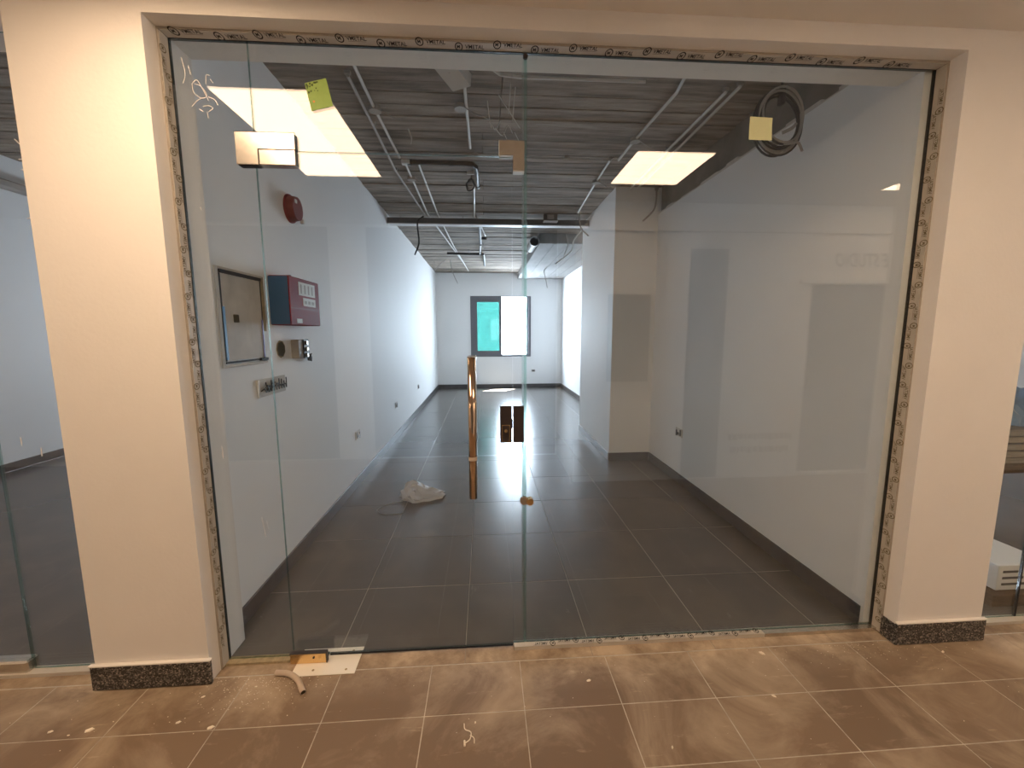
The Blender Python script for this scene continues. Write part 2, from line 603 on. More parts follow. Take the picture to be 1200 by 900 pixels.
# ---- shop ceiling: slab with the marks of its boards as separate strips
c = MB().box(-1.6, 2.6, YI, YB + 0.2, ZC + 0.03, ZC + 0.25).build('ceiling', M['concrete'])
tag(c, 'raw dark concrete ceiling with board marks across the shop', 'ceiling', kind='structure')
y = YI + 0.005
k = 0
while y < YB:
    wd = random.choice((0.115, 0.13, 0.15, 0.165))
    wd = min(wd, YB - y)
    dz = random.uniform(0.0, 0.014)
    xsp = 0.14 if y < 1.75 else random.choice((0.0, None, None))
    spans = [(-1.42, 2.13)] if xsp is None else [(-1.42, xsp - 0.003), (xsp + 0.003, 2.13)]
    for a, b in spans:
        d2 = dz + random.uniform(0, 0.006)
        MB().bbox(a, b, y + 0.002, y + wd - 0.003, ZC + d2, ZC + 0.04, 0.003).build('plank', M['board'], c)
    y += wd

# ---- shop walls
o = MB().box(WL - 0.2, WL, YI, YB, 0, ZC + 0.03).build('wall_left', M['wall'])
tag(o, 'white left wall of the shop carrying the red fire panel', 'wall', kind='structure')
o = MB().box(WR, WR + 0.45, 0.012, 3.046, 0, 3.056).box(1.579, WR + 0.45, 3.046, 4.70, 0, ZC + 0.03).box(2.30, 2.56, 4.70, YB, 0, ZC + 0.03).build('wall_right', M['wall'])
tag(o, 'white right wall of the shop with a projecting column', 'wall', kind='structure')
e = MB()
yy = 0.15
while yy < 3.04:
    n_ = min(yy + random.uniform(0.06, 0.2), 3.046)
    e.box(WR - 0.002, WR + 0.02, yy, n_, 3.054, 3.058 + random.uniform(0.004, 0.03))
    yy = n_
e.build('plaster_edge', M['panel_grey'], o)
MB().box(WR + 0.03, WR + 0.45, 0.012, 3.046, 3.056, ZC + 0.03).build('bare_beam', M['concrete'], o)
WX0, WX1, WZ0, WZ1 = -0.404, 1.372, 0.925, 2.695
o = MB().box(WL - 0.2, WX0, YB, YB + 0.2, 0, ZC + 0.1).box(WX1, 2.5, YB, YB + 0.2, 0, ZC + 0.1).box(WX0, WX1, YB, YB + 0.2, 0, WZ0).box(WX0, WX1, YB, YB + 0.2, WZ1, ZC + 0.1).build('wall_back', M['wall'])
tag(o, 'white back wall of the shop with the small window', 'wall', kind='structure')

# ---- dropped soffit at the back right
o = MB().bbox(0.98, 2.30, 5.4, YB, 3.19, ZC + 0.05, 0.01).build('trim_3', M['soffit'])
tag(o, 'pale concrete soffit dropped below the slab at the back right', 'soffit', kind='structure')
for xa in (1.24, 1.52, 1.80, 2.06):
    MB().box(xa, xa + 0.035, 5.41, YB, 3.183, 3.191).build('board_ridge', M['soffit'], o)

# ---- shop-front wall: lintel with its pillars and granite plinths
fl = MB().box(-7, 7, YF, YI, ZS, 3.9).build('wall_front', M['plaster'])
tag(fl, 'cream plastered lintel and pillars of the shop front', 'wall', kind='structure')
for a, b in ((-7, -5.6), (-1.8217, XL), (XR, 2.6381), (6.2, 7)):
    p = MB().box(a, b, YF, YI - 0.002, 0.0, ZS).build('pillar', M['plaster'], fl)
    MB().bbox(a - 0.012, b + 0.012, YF - 0.016, YF - 0.001, 0.004, 0.122, 0.002).build('plinth', M['granite'], p)
    MB().bbox(a - 0.016, b + 0.016, YF - 0.020, YF - 0.001, 0.122, 0.131, 0.003).build('plaster_lip', M['plaster'], p)
    if a == XR:
        MB().bbox(a - 0.014, a - 0.001, YF - 0.014, -0.058, 0.004, 0.11, 0.002).build('plinth', M['granite'], p)
# ---- corridor shell
o = MB().box(-7.2, 7.2, -3.6, YF, ZCOR, 3.3).build('corridor_ceiling', M['ceiling_paint'])
tag(o, 'cream corridor ceiling above the shop front', 'ceiling', kind='structure')
o = MB().box(-7.2, -7, -3.6, YF, 0, ZCOR).build('wall_light_stop_left', M['plaster'])  # both end walls are unseen, added to stop sky light leaking in
tag(o, 'unseen cream wall added past the left neighbour to keep sky light out', 'wall', kind='structure')
o = MB().box(7, 7.2, -3.6, YF, 0, ZCOR).build('wall_light_stop_right', M['plaster'])
tag(o, 'unseen cream wall added past the right neighbour to keep sky light out', 'wall', kind='structure')
# opposite side, seen mirrored in the glass
YO, YO2 = -2.33, -3.36
o = MB().box(0.95, 3.548, YO - 1.2, YO, 0, ZCOR).box(4.475, 7, YO - 1.2, YO, 0, ZCOR).box(3.548, 4.475, YO - 1.2, YO, 2.157, ZCOR).box(-7, 0.95, YO2 - 0.2, YO2, 0, ZCOR).build('wall_opposite', M['opposite'])
tag(o, 'cream wall across the corridor mirrored in the glass', 'wall', kind='structure')
MB().box(0.96, 7, YO, YO + 0.05, 2.68, 2.86).build('bulkhead', M['plaster'], o)
MB().bbox(3.40, 4.62, YO, YO + 0.03, 2.16, 2.205, 0.004).build('door_head', M['white'], o)
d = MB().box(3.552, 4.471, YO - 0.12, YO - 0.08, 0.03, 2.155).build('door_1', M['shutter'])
tag(d, 'dark door under the mirrored studio sign', 'door', kind='structure')
MB().bbox(3.6, 3.63, YO - 0.08, YO - 0.04, 1.0, 1.12, 0.004).build('door_handle', M['steel'], d)
MB().bbox(3.56, 4.46, YO - 0.08, YO - 0.02, 0.0, 0.03, 0.004).build('door_sill', M['white'], d)
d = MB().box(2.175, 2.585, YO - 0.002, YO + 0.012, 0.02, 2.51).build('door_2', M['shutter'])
tag(d, 'narrow dark glazed strip mirrored in the right glass pane', 'door', kind='structure')
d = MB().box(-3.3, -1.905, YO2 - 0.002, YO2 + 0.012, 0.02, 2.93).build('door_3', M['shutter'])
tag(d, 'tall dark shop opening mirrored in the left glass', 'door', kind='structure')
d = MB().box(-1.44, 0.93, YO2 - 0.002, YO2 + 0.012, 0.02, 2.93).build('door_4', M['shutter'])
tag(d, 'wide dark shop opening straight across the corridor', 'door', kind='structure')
o = MB().bbox(1.30, 1.75, YO + 0.001, YO + 0.03, 1.115, 2.04, 0.004).build('display_board', M['shutter'])
tag(o, 'dark rectangular board mirrored beside the white column', 'board')
s = MB()
put_text(s, 'E STUDIO', (4.40, YO + 0.003, 2.340), (-1, 0, 0), (0, 0, 1), 0.145, shear=0.25)
o = s.build('wall_lettering', M['sign'])
wtx = max(v[0] for v in s.v) - min(v[0] for v in s.v)
for v in o.data.vertices:      # fit the word to the width it has on the wall
    v.co.x = 4.40 - (4.40 - v.co.x) * (0.62 / wtx)
tag(o, 'thin grey slanted lettering reading STUDIO above the dark door', 'sign')
# worn, unreadable two-line notice on the same wall
s = MB()
for zz, xa, xb, hh in ((0.435, 2.71, 3.45, 0.075), (0.285, 2.74, 3.43, 0.075)):
    x = xa
    while x < xb:
        wv = random.uniform(0.018, 0.06)
        s.box(x, min(x + wv, xb), YO, YO + 0.002, zz + random.uniform(0, 0.02), zz + hh)
        x += wv + 0.014
o = s.build('faded_notice', M['ink_soft'], kind='stuff')
tag(o, 'faded two-line notice low on the wall beside the dark door', 'notice')


# ================================================================ NEIGHBOURING SHOPS
def shell(name, label, x0, x1, y1, zc, sky_hole, wallm):
    """plain room behind a neighbouring front: one mesh of side walls and back wall with an unseen hole added for daylight"""
    wx0, wx1, wz0, wz1 = sky_hole
    m_ = MB()
    m_.box(x0 - 0.15, x0, YI, y1, 0, zc).box(x1, x1 + 0.02, YI, y1, 0, zc)
    m_.box(x0, wx0, y1, y1 + 0.15, 0, zc).box(wx1, x1, y1, y1 + 0.15, 0, zc).box(wx0, wx1, y1, y1 + 0.15, 0, wz0).box(wx0, wx1, y1, y1 + 0.15, wz1, zc)
    o_ = m_.build(name, wallm)
    tag(o_, label, 'wall', kind='structure')
    return o_


shell('wall_neighbour_left', 'pale bluish walls of the empty unit past the left pillar', -5.75, -1.62, 7.0, 3.8, (-4.35, -3.65, 1.65, 2.35), M['wall'])  # back opening is unseen, added to light this room
o = MB().box(-5.9, -1.6, YI, 7.2, 3.8, 3.95).build('ceiling_neighbour_left', M['concrete'])
tag(o, 'raw dark ceiling of the unit past the left pillar', 'ceiling', kind='structure')
for q in range(24):
    MB().bbox(-5.75, -1.62, 0.2 + q * 0.28, 0.2 + q * 0.28 + 0.26, 3.785 - random.uniform(0, 0.02), 3.81, 0.005).build('plank', M['board'], o)
o = MB().box(-5.75, -1.62, 0.012, 7.0, -0.05, -0.001).build('floor_neighbour_left', M['tile_in'])
tag(o, 'dark floor of the unit past the left pillar', 'floor', kind='structure')
o = MB().bbox(-5.75, -5.735, 0.15, 7.0, 0, 0.10, 0.002).build('baseboard_neighbour_left', M['skirting'])
tag(o, 'dark skirting along the wall of the left unit', 'baseboard', kind='structure')
o = MB().bbox(-5.7, -5.58, 0.2, 6.9, 3.35, 3.45, 0.02).build('duct', M['pvc_dim'])
tag(o, 'grey duct high on the wall of the unit past the left pillar', 'duct')

shell('wall_neighbour_right', 'dim walls of the cluttered unit past the right pillar', 2.58, 6.6, 6.0, 3.3, (4.0, 4.8, 1.6, 2.4), M['wall'])  # unseen back opening added here too for daylight
o = MB().box(2.4, 6.8, YI, 6.2, 3.3, 3.45).build('ceiling_neighbour_right', M['concrete'])
tag(o, 'raw ceiling of the unit past the right pillar', 'ceiling', kind='structure')
o = MB().box(2.6, 6.6, 0.012, 6.0, -0.05, -0.001).build('floor_neighbour_right', M['tile_in'])
tag(o, 'dark floor of the unit past the right pillar', 'floor', kind='structure')
t_ = thing('trestle_table', (4.9, 1.4, 0), 'dark brown timber bench seen past the right pillar', 'bench')
MB().bbox(3.9, 5.9, 1.05, 1.75, 0.46, 0.52, 0.004).build('table_top', M['timber'], t_)
for lx in (4.0, 5.8):
    for ly in (1.12, 1.68):
        MB().bbox(lx - 0.04, lx + 0.04, ly - 0.04, ly + 0.04, 0, 0.46, 0.004).build('leg', M['timber'], t_)
for q in range(5):
    o = MB().bbox(3.95 + random.uniform(0, .08), 5.8, 1.08 + random.uniform(0, .05), 1.70, 0.522 + q * 0.062, 0.522 + q * 0.062 + 0.05, 0.004).build('board_stack_plank', M['boards'])
    tag(o, ('lowest', 'second lowest', 'middle', 'second highest', 'topmost')[q] + ' weathered grey board of the stack on the brown bench', 'board', 'boards on the bench')
s = MB()
nx, ny = 26, 12
P = []
for i in range(nx):
    for j in range(ny):
        P.append((3.95 + 1.9 * i / (nx - 1), 1.1 + 0.55 * j / (ny - 1), 0.86 + 0.30 * math.sin(PI * j / (ny - 1)) ** 0.6 * (0.75 + 0.25 * math.sin(i * 1.3)) + random.uniform(-.02, .02)))
s.add(P, [(i * ny + j, (i + 1) * ny + j, (i + 1) * ny + j + 1, i * ny + j + 1) for i in range(nx - 1) for j in range(ny - 1)])
o = s.build('plastic_sheet', M['blue_sheet'])
tag(o, 'crumpled blue plastic sheet piled over the stacked boards', 'sheet')
o = MB().bbox(3.02, 3.6, 0.10, 0.55, 0.0, 0.075, 0.004).build('timber_block', M['timber'])
tag(o, 'low brown timber block just inside the right neighbour glass', 'block')
t_ = thing('carton', (3.25, 0.3, 0.076), 'white carton with grey print behind the right neighbour glass', 'box')
MB().bbox(3.09, 3.45, 0.14, 0.45, 0.077, 0.24, 0.004).build('body', M['paper'], t_)
s = MB()
for q in range(3):
    s.box(3.12, 3.30 - q * .04, 0.1385, 0.1395, 0.11 + q * 0.04, 0.125 + q * 0.04)
s.build('print', M['sign'], t_, kind='stuff')

# ================================================================ TRIM: skirtings and glazing channel
o = MB().bbox(WL, WL + 0.012, YI, YB, 0.0, 0.105, 0.002).build('baseboard_left', M['skirting'])
tag(o, 'dark tiled skirting along the left wall of the shop', 'baseboard', kind='structure')
o = MB().bbox(WR - 0.012, WR, 0.03, 3.034, 0, 0.105, 0.002).bbox(1.567, WR - 0.012, 3.034, 3.046, 0, 0.105, 0.002).bbox(1.567, 1.579, 3.046, 4.70, 0, 0.105, 0.002).bbox(2.288, 2.30, 4.71, YB - 0.012, 0, 0.105, 0.002).build('baseboard_right', M['skirting'])
tag(o, 'dark tiled skirting along the right wall and column', 'baseboard', kind='structure')
o = MB().bbox(WL + 0.012, 2.30, YB - 0.012, YB, 0, 0.105, 0.002).build('baseboard_back', M['skirting'])
tag(o, 'dark skirting under the window on the back wall', 'baseboard', kind='structure')

TW0, TW1 = -0.056, 0.012
tr_ = MB().box(XL, XR, TW0, TW1, ZS - 0.010, ZS).build('trim_1', M['steel'])
tag(tr_, 'glazing channel around the shop front under printed protective tape', 'trim', kind='structure')
MB().box(XL, XL + 0.010, TW0, TW1, 0, ZS - 0.010).build('jamb_channel', M['steel'], tr_)
MB().box(XR - 0.010, XR, TW0, TW1, 0, ZS - 0.010).build('jamb_channel', M['steel'], tr_)
MB().box(0.134, XR - 0.010, TW0 + 0.02, TW1, 0.0, 0.020).build('sill_channel', M['steel'], tr_)
MB().box(XL + 0.010, -1.0, TW0 + 0.02, TW1, 0.0, 0.012).build('sill_channel', M['tan'], tr_)


def tape_print(length, org, ux, uy, width, hx, hy, cell=0.33, flip=False):
    """rows of a ring mark and the word along a tape; the second row is cut by the tape's edge"""
    s_, s2_ = MB(), MB()
    org, ux, uy = Vector(org), Vector(ux), Vector(uy)
    n_ = int(length / cell) + 1
    for k_ in range(n_):
        for row, off, yo in ((0, 0.0, width * 0.46), (1, cell / 2, width * 0.0)):
            x_ = k_ * cell + off
            if x_ + 0.16 > length:
                continue
            cy_ = yo + hy * 0.62
            p = org + ux * (x_ + 0.025) + uy * cy_
            ring(s_, p, ux, uy, hx * 0.70, hx * 0.92, 1.0, hy / hx, 14)
            put_text(s_, 'M', p - ux * hx * 0.42 - uy * hy * 0.34, ux, uy, hx * 0.7, hy * 0.7)
            put_text(s_, 'VMETAL', org + ux * (x_ + 0.052) + uy * (yo + hy * 0.28), ux, uy, hx * 0.82, hy * 0.82)
            a_ = org + ux * (x_ + 0.055) + uy * (yo + hy * 0.02)
            s2_.add([a_, a_ + ux * 0.075, a_ + ux * 0.075 + uy * hy * 0.12, a_ + uy * hy * 0.12], [(0, 1, 2, 3)])
    return s_, s2_


# protective tape: a thin skin on the channel, its print as flat lettering
ft = 0.0008
tp = MB().box(XL + 0.012, XR - 0.012, TW0 + 0.001, -0.006, ZS - 0.010 - ft, ZS - 0.010).build('protective_tape', M['tape'], tr_)
a_, b_ = tape_print(XR - XL - 0.08, (XL + 0.04, -0.010, ZS - 0.011 - ft), (1, 0, 0), (0, -1, 0), 0.046, 0.019, 0.030)
a_.build('tape_lettering', M['ink'], tp, kind='stuff')
b_.build('tape_underline', M['ink_soft'], tp, kind='stuff')
tp = MB().box(XL + 0.010, XL + 0.010 + ft, TW0 + 0.001, -0.006, 0.01, ZS - 0.012).build('protective_tape', M['tape'], tr_)
a_, b_ = tape_print(ZS - 0.1, (XL + 0.011 + ft, -0.010, ZS - 0.05), (0, 0, -1), (0, -1, 0), 0.046, 0.0165, 0.021, 0.20)
a_.build('tape_lettering', M['ink_olive'], tp, kind='stuff')
b_.build('tape_underline', M['ink_soft'], tp, kind='stuff')
tp = MB().box(XR - 0.010 - ft, XR - 0.010, TW0 + 0.001, -0.006, 0.01, ZS - 0.012).build('protective_tape', M['tape'], tr_)
a_, b_ = tape_print(ZS - 0.1, (XR - 0.011 - ft, -0.010, 0.05), (0, 0, 1), (0, -1, 0), 0.046, 0.0165, 0.021, 0.20)
a_.build('tape_lettering', M['ink_olive'], tp, kind='stuff')
b_.build('tape_underline', M['ink_soft'], tp, kind='stuff')
tp = MB().box(0.136, 1.50, TW0 + 0.019, TW0 + 0.02, 0.001, 0.021).box(0.136, 1.50, TW0 + 0.019, -0.006, 0.020, 0.021).build('protective_tape', M['tape'], tr_)
a_, b_ = tape_print(1.33, (1.49, -0.036, 0.0222), (-1, 0, 0), (0, 1, 0), 0.026, 0.016, 0.020, 0.25)
for mb_ in (a_, b_):       # fold the print over the front lip
    mb_.v = [(vx, vy, 0.0222) if vy > TW0 + 0.019 else (vx, TW0 + 0.0185, 0.021 + (vy - TW0 - 0.019)) for vx, vy, vz in mb_.v]
a_.build('tape_lettering', M['ink'], tp, kind='stuff')
b_.build('tape_underline', M['ink_soft'], tp, kind='stuff')
# dark gasket lines where the glass enters the channel
each('gasket', M['rubber'], tr_, [(XL + 0.010, XL + 0.0118, -0.008, 0.008, 0.012, ZS - 0.01), (XR - 0.0125, XR - 0.010, -0.008, 0.008, 0.02, ZS - 0.01), (XL + 0.0125, XR - 0.0125, -0.008, 0.008, ZS - 0.0125, ZS - 0.010)])


# ================================================================ GLASS FRONT
def pane(mb_, x0, x1, z0, z1, y0=-0.005, y1=0.005):
    v = [(x0, y0, z0), (x1, y0, z0), (x1, y1, z0), (x0, y1, z0), (x0, y0, z1), (x1, y0, z1), (x1, y1, z1), (x0, y1, z1)]
    mb_.add(v, [(0, 1, 5, 4), (2, 3, 7, 6)], 0)
    mb_.add(v, [(0, 3, 2, 1), (4, 5, 6, 7), (1, 2, 6, 5), (3, 0, 4, 7)], 1)
    return mb_


GL = [M['glass'], M['glass_edge']]
ZG = ZS - 0.0128
side = pane(MB(), XL + 0.0128, -0.9925, 0.012, ZG).build('fixed_glass', GL)
tag(side, 'narrow fixed glass panel beside the left pillar with chalk scribbles', 'glass panel')
s = MB()


def scribble(owner, pts, y_=-0.0058, r=0.0016):
    MB().tube([(px, y_, pz) for px, pz in (q[:2] for q in [(p.x, p.z) for p in curve_pts([(a, 0, b) for a, b in pts], 4)])], r, 5).build('chalk_stroke', M['chalk'], owner)


for pts in ([(-1.226, 2.70), (-1.205, 2.715), (-1.185, 2.68), (-1.165, 2.635)],
            [(-1.226, 2.70), (-1.222, 2.665), (-1.195, 2.645), (-1.17, 2.655), (-1.19, 2.69), (-1.215, 2.70)],
            [(-1.235, 2.61), (-1.21, 2.635), (-1.19, 2.645)],
            [(-1.165, 2.65), (-1.14, 2.64), (-1.128, 2.618)],
            [(-1.19, 2.612), (-1.165, 2.615), (-1.15, 2.605), (-1.17, 2.59)],
            [(-1.205, 2.60), (-1.19, 2.59)], [(-1.175, 2.59), (-1.172, 2.565)],
            [(-1.17, 2.70), (-1.165, 2.735), (-1.15, 2.735)], [(-1.15, 2.72), (-1.14, 2.705)],
            [(-1.26, 2.80), (-1.25, 2.74), (-1.262, 2.70)], [(-1.235, 2.77), (-1.228, 2.735)],
            [(-1.09, 0.76), (-1.083, 0.70), (-1.078, 0.66)], [(-1.068, 0.74), (-1.064, 0.70)],
            [(-1.245, 1.12), (-1.243, 1.06)], [(-1.24, 2.2), (-1.236, 2.185)]):
    scribble(side, pts)

over = pane(MB(), -0.9895, 0.1325, 2.4415, ZG).build('fixed_glass', GL)
tag(over, 'fixed glass transom above the door carrying a lime sticker', 'glass panel')
strip = pane(MB(), 0.1355, 0.1885, 0.022, ZG).build('fixed_glass', GL)
tag(strip, 'slim vertical glass strip between the door and its fin', 'glass panel')
right = pane(MB(), 0.203, XR - 0.012, 0.022, ZG).build('fixed_glass', GL)
tag(right, 'large fixed glass panel right of the door with a yellow note', 'glass panel')
fin = MB().box(0.189, 0.201, -0.004, 0.11, 0.022, ZG).build('glass_fin', M['fin'])
tag(fin, 'green-edged upright glass fin stiffening the front beside the lock', 'glass fin')
MB().cyl((0.218, -0.022, 0.808), (0, 1, 0), 0.018, 0.030).build('clamp_knob', M['brass'], fin, smooth=False)
MB().cyl((0.190, -0.012, 0.808), (0, 1, 0), 0.022, 0.012).bbox(0.178, 0.222, -0.010, -0.0055, 0.795, 0.821, 0.002).build('clamp_base', M['steel'], fin)
MB().cyl((0.194, -0.012, 2.855), (0, 1, 0), 0.011, 0.012).build('top_bolt', M['dark_metal'], fin)

# the door leaf
DX0, DX1, DZ0, DZ1 = -0.9895, 0.1320, 0.014, 2.4385
dr = thing('glass_door', (DX0 + 0.05, 0, 0), 'frameless glass pivot door with long rosy steel pull handle', 'door')
pane(MB(), DX0, DX1, DZ0, DZ1).build('pane', GL, dr)
h1 = MB().tube([(-0.0625, -0.062, 0.850), (-0.0625, -0.062, 1.536)], 0.0195, 32).build('pull_handle', M['copper'], dr, smooth=True)
for z_ in (0.95, 1.44):
    MB().cyl((-0.0625, -0.035, z_), (0, 1, 0), 0.010, 0.058).build('standoff', M['steel'], h1)
MB().tube([(-0.0625, -0.062, 1.04), (-0.0625, -0.062, 1.058)], 0.0199, 24).build('film_remnant', M['beige_pipe'], h1)
MB().tube([(-0.0625, -0.062, 1.534), (-0.0625, -0.062, 1.5385)], 0.021, 24).build('end_cap', M['steel'], h1)
h2 = MB().tube([(-0.0625, 0.062, 0.850), (-0.0625, 0.062, 1.536)], 0.0195, 32).build('pull_handle', M['copper'], dr, smooth=True)
for z_ in (0.95, 1.44):
    MB().cyl((-0.0625, 0.035, z_), (0, 1, 0), 0.010, 0.058).build('standoff', M['steel'], h2)
lk = MB().bbox(0.072, 0.1285, -0.020, 0.020, 1.110, 1.294, 0.002).build('lock_case', M['dark_metal'], dr)  # steel case coloured dark for the dim corridor it mirrors
MB().bbox(0.079, 0.119, -0.0225, -0.0195, 1.116, 1.200, 0.002).build('lock_plate', M['brass'], lk)
MB().bbox(0.0825, 0.1155, -0.0238, -0.0222, 1.1195, 1.1965, 0.001).build('lock_inlay', M['dark_metal'], lk)
MB().cyl((0.099, -0.026, 1.172), (0, 1, 0), 0.0085, 0.006, 16).build('key_cylinder', M['brass'], lk)
MB().bbox(0.1285, 0.134, -0.006, 0.006, 1.180, 1.225, 0.001).build('latch_bolt', M['dark_metal'], lk)
pv = MB().bbox(-0.988, -0.812, -0.052, -0.030, 0.004, 0.056, 0.002).build('bottom_pivot', M['brass'], dr)
each('pivot_rim', M['dark_metal'], pv, [(-0.990, -0.809, -0.0535, -0.028, 0.0562, 0.0600), (-0.8118, -0.8085, -0.0535, -0.03, 0.004, 0.0562)], 0.001)
MB().cyl((-0.872, -0.053, 0.036), (0, 1, 0), 0.005, 0.003, 12).build('screw', M['dark_metal'], pv)
MB().bbox(-0.985, -0.815, -0.030, 0.012, 0.004, 0.0135, 0.002).build('pivot_arm', M['steel'], dr)
MB().bbox(-0.968, -0.815, -0.022, 0.022, 2.376, 2.4385, 0.002).build('top_pivot', M['steel'], dr)
MB().box(-0.81, DX1, -0.006, 0.006, 0.006, 0.0138).build('bottom_seal', M['rubber'], dr)

# patch fittings on the fixed glass
hp = MB().poly([(-1.062, 2.376), (-0.971, 2.376), (-0.971, 2.4415), (-0.815, 2.4415), (-0.815, 2.507), (-1.062, 2.507)], -0.022, 0.022).build('patch_fitting', M['steel'])
tag(hp, 'large L-shaped satin steel hinge patch at the top left of the door', 'patch fitting')
each('gasket', M['rubber'], hp, [(-1.066, -0.811, -0.0225, -0.018, 2.5072, 2.5095), (-1.058, -0.975, -0.016, 0.016, 2.3725, 2.3758)], 0.0008)
MB().poly([(-1.060, 2.378), (-0.9715, 2.378), (-0.9715, 2.4405), (-1.060, 2.4405)], -0.0232, -0.0221).build('cover_plate', M['steel'], hp)
lp = MB().poly([(0.138, 2.376), (0.1885, 2.376), (0.1885, 2.503), (0.076, 2.503), (0.076, 2.4405), (0.138, 2.4405)], -0.022, 0.022).build('patch_fitting', M['steel'])
tag(lp, 'small brown-reflecting L-shaped steel patch at the top right of the door', 'patch fitting')
each('gasket', M['lit_pale'], lp, [(0.0755, 0.1375, -0.021, 0.021, 2.4385, 2.4404), (0.138, 0.1885, -0.021, 0.021, 2.372, 2.3759), (0.0735, 0.0759, -0.021, 0.021, 2.4405, 2.503)], 0.0006)
sb = MB().bbox(0.137, 0.1885, -0.020, 0.020, 1.110, 1.293, 0.002).build('strike_box', M['dark_metal'])
tag(sb, 'plain dark strike box facing the door lock on the glass strip', 'strike box')
fp = MB().bbox(-0.958, -0.652, -0.126, 0.045, 0.0005, 0.0035, 0.001).build('floor_plate', M['plate'])
tag(fp, 'metal floor spring cover plate under the door pivot, coloured pale for lamp reflection', 'floor plate')
for sx, sy in ((-0.86, -0.095), (-0.70, -0.10), (-0.70, 0.02)):
    MB().cyl((sx, sy, 0.004), (0, 0, 1), 0.006, 0.001, 12).build('screw', M['tan'], fp)

# notes stuck on the glass
q = [(-0.739, 2.607), (-0.647, 2.630), (-0.671, 2.741), (-0.762, 2.717)]
t_ = MB().poly(q, -0.0066, -0.0056).build('sticker', M['green_note'])
tag(t_, 'lime green square sticker tilted on the glass transom', 'sticker')
s = MB()
for _ in range(26):
    a_ = random.random() ** 1.6
    b_ = random.random() ** 1.8
    px_ = -0.757 + a_ * 0.055 + b_ * 0.01
    pz_ = 2.712 - b_ * 0.035 + a_ * 0.014
    rr = random.uniform(0.0015, 0.004)
    s.box(px_ - rr, px_ + rr, -0.0071, -0.0067, pz_ - rr, pz_ + rr)
s.build('torn_patch', M['olive'], t_, kind='stuff')
MB().cyl((-0.727, -0.0069, 2.645), (0, 1, 0), 0.004, 0.0006, 12).build('dot', M['orange'], t_)
t_ = MB()
nn = 5
P = []
for i in range(nn):
    for j in range(nn):
        u_, v_ = i / (nn - 1), j / (nn - 1)
        P.append((1.243 + 0.110 * u_ + 0.003 * v_, -0.0062 - 0.010 * (1 - v_) ** 2 * (0.5 + 0.5 * u_), 2.539 + 0.104 * v_ - 0.003 * u_))
t_.add(P, [(i * nn + j, (i + 1) * nn + j, (i + 1) * nn + j + 1, i * nn + j + 1) for i in range(nn - 1) for j in range(nn - 1)])
t_ = t_.build('sticky_note', M['yellow_note'], smooth=True)
tag(t_, 'pale yellow square sticky note on the large right glass panel', 'sticky note')

# neighbouring glass fronts
n1 = pane(MB(), -2.222, -1.824, 0.02, ZG).build('fixed_glass', GL)
tag(n1, 'fixed glass panel of the unit past the left pillar with drip marks', 'glass panel')
s = MB()
for pts in ([(-1.905, 2.52), (-1.91, 2.45), (-1.93, 2.39)], [(-1.872, 2.53), (-1.885, 2.50), (-1.87, 2.45), (-1.855, 2.46)],
            [(-1.96, 2.46), (-1.935, 2.44), (-1.90, 2.47), (-1.875, 2.43), (-1.86, 2.43)], [(-1.955, 2.38), (-1.92, 2.385), (-1.87, 2.40)],
            [(-1.95, 2.34), (-1.90, 2.335), (-1.865, 2.35)], [(-2.12, 1.18), (-2.12, 1.14)], [(-2.04, 1.13), (-2.041, 1.09)],
            [(-1.955, 2.14), (-1.93, 2.145), (-1.90, 2.135)]):
    scribble(n1, pts, r=0.0025)
nd = thing('glass_door', (-2.3, 0, 0), 'neighbouring glass door with steel bottom rail past the left pillar', 'door')
pane(MB(), -3.35, -2.230, 0.06, 2.436).build('pane', GL, nd)
MB().bbox(-3.35, -2.228, -0.03, 0.03, 0.006, 0.075, 0.008).build('bottom_rail', M['steel'], nd)
n3 = pane(MB(), -5.6, -3.36, 0.02, ZG).build('fixed_glass', GL)
tag(n3, 'wide fixed glass panel beyond the left neighbouring door', 'glass panel')
n4 = pane(MB(), -3.35, -2.230, 2.444, ZG).build('fixed_glass', GL)
tag(n4, 'glass transom above the left neighbouring door', 'glass panel')
o = MB().box(-5.6, -1.822, -0.04, 0.012, 0, 0.018).build('trim_2', M['tape'])
tag(o, 'taped sill channel under the left neighbouring glass', 'trim', kind='structure')
n5 = pane(MB(), 2.640, 3.020, 0.02, ZG).build('fixed_glass', GL)
tag(n5, 'narrow glass panel right beside the right pillar', 'glass panel')
n6 = pane(MB(), 3.030, 6.2, 0.02, ZG).build('fixed_glass', GL)
tag(n6, 'wide glass panel of the unit past the right pillar', 'glass panel')
MB().box(3.021, 3.029, -0.006, 0.006, 0.02, ZG).build('joint_seal', M['rubber'], n6)
o = MB().box(2.639, 6.2, -0.04, 0.012, 0, 0.018).build('trim_4', M['tape'])
tag(o, 'taped sill channel under the right neighbouring glass', 'trim', kind='structure')

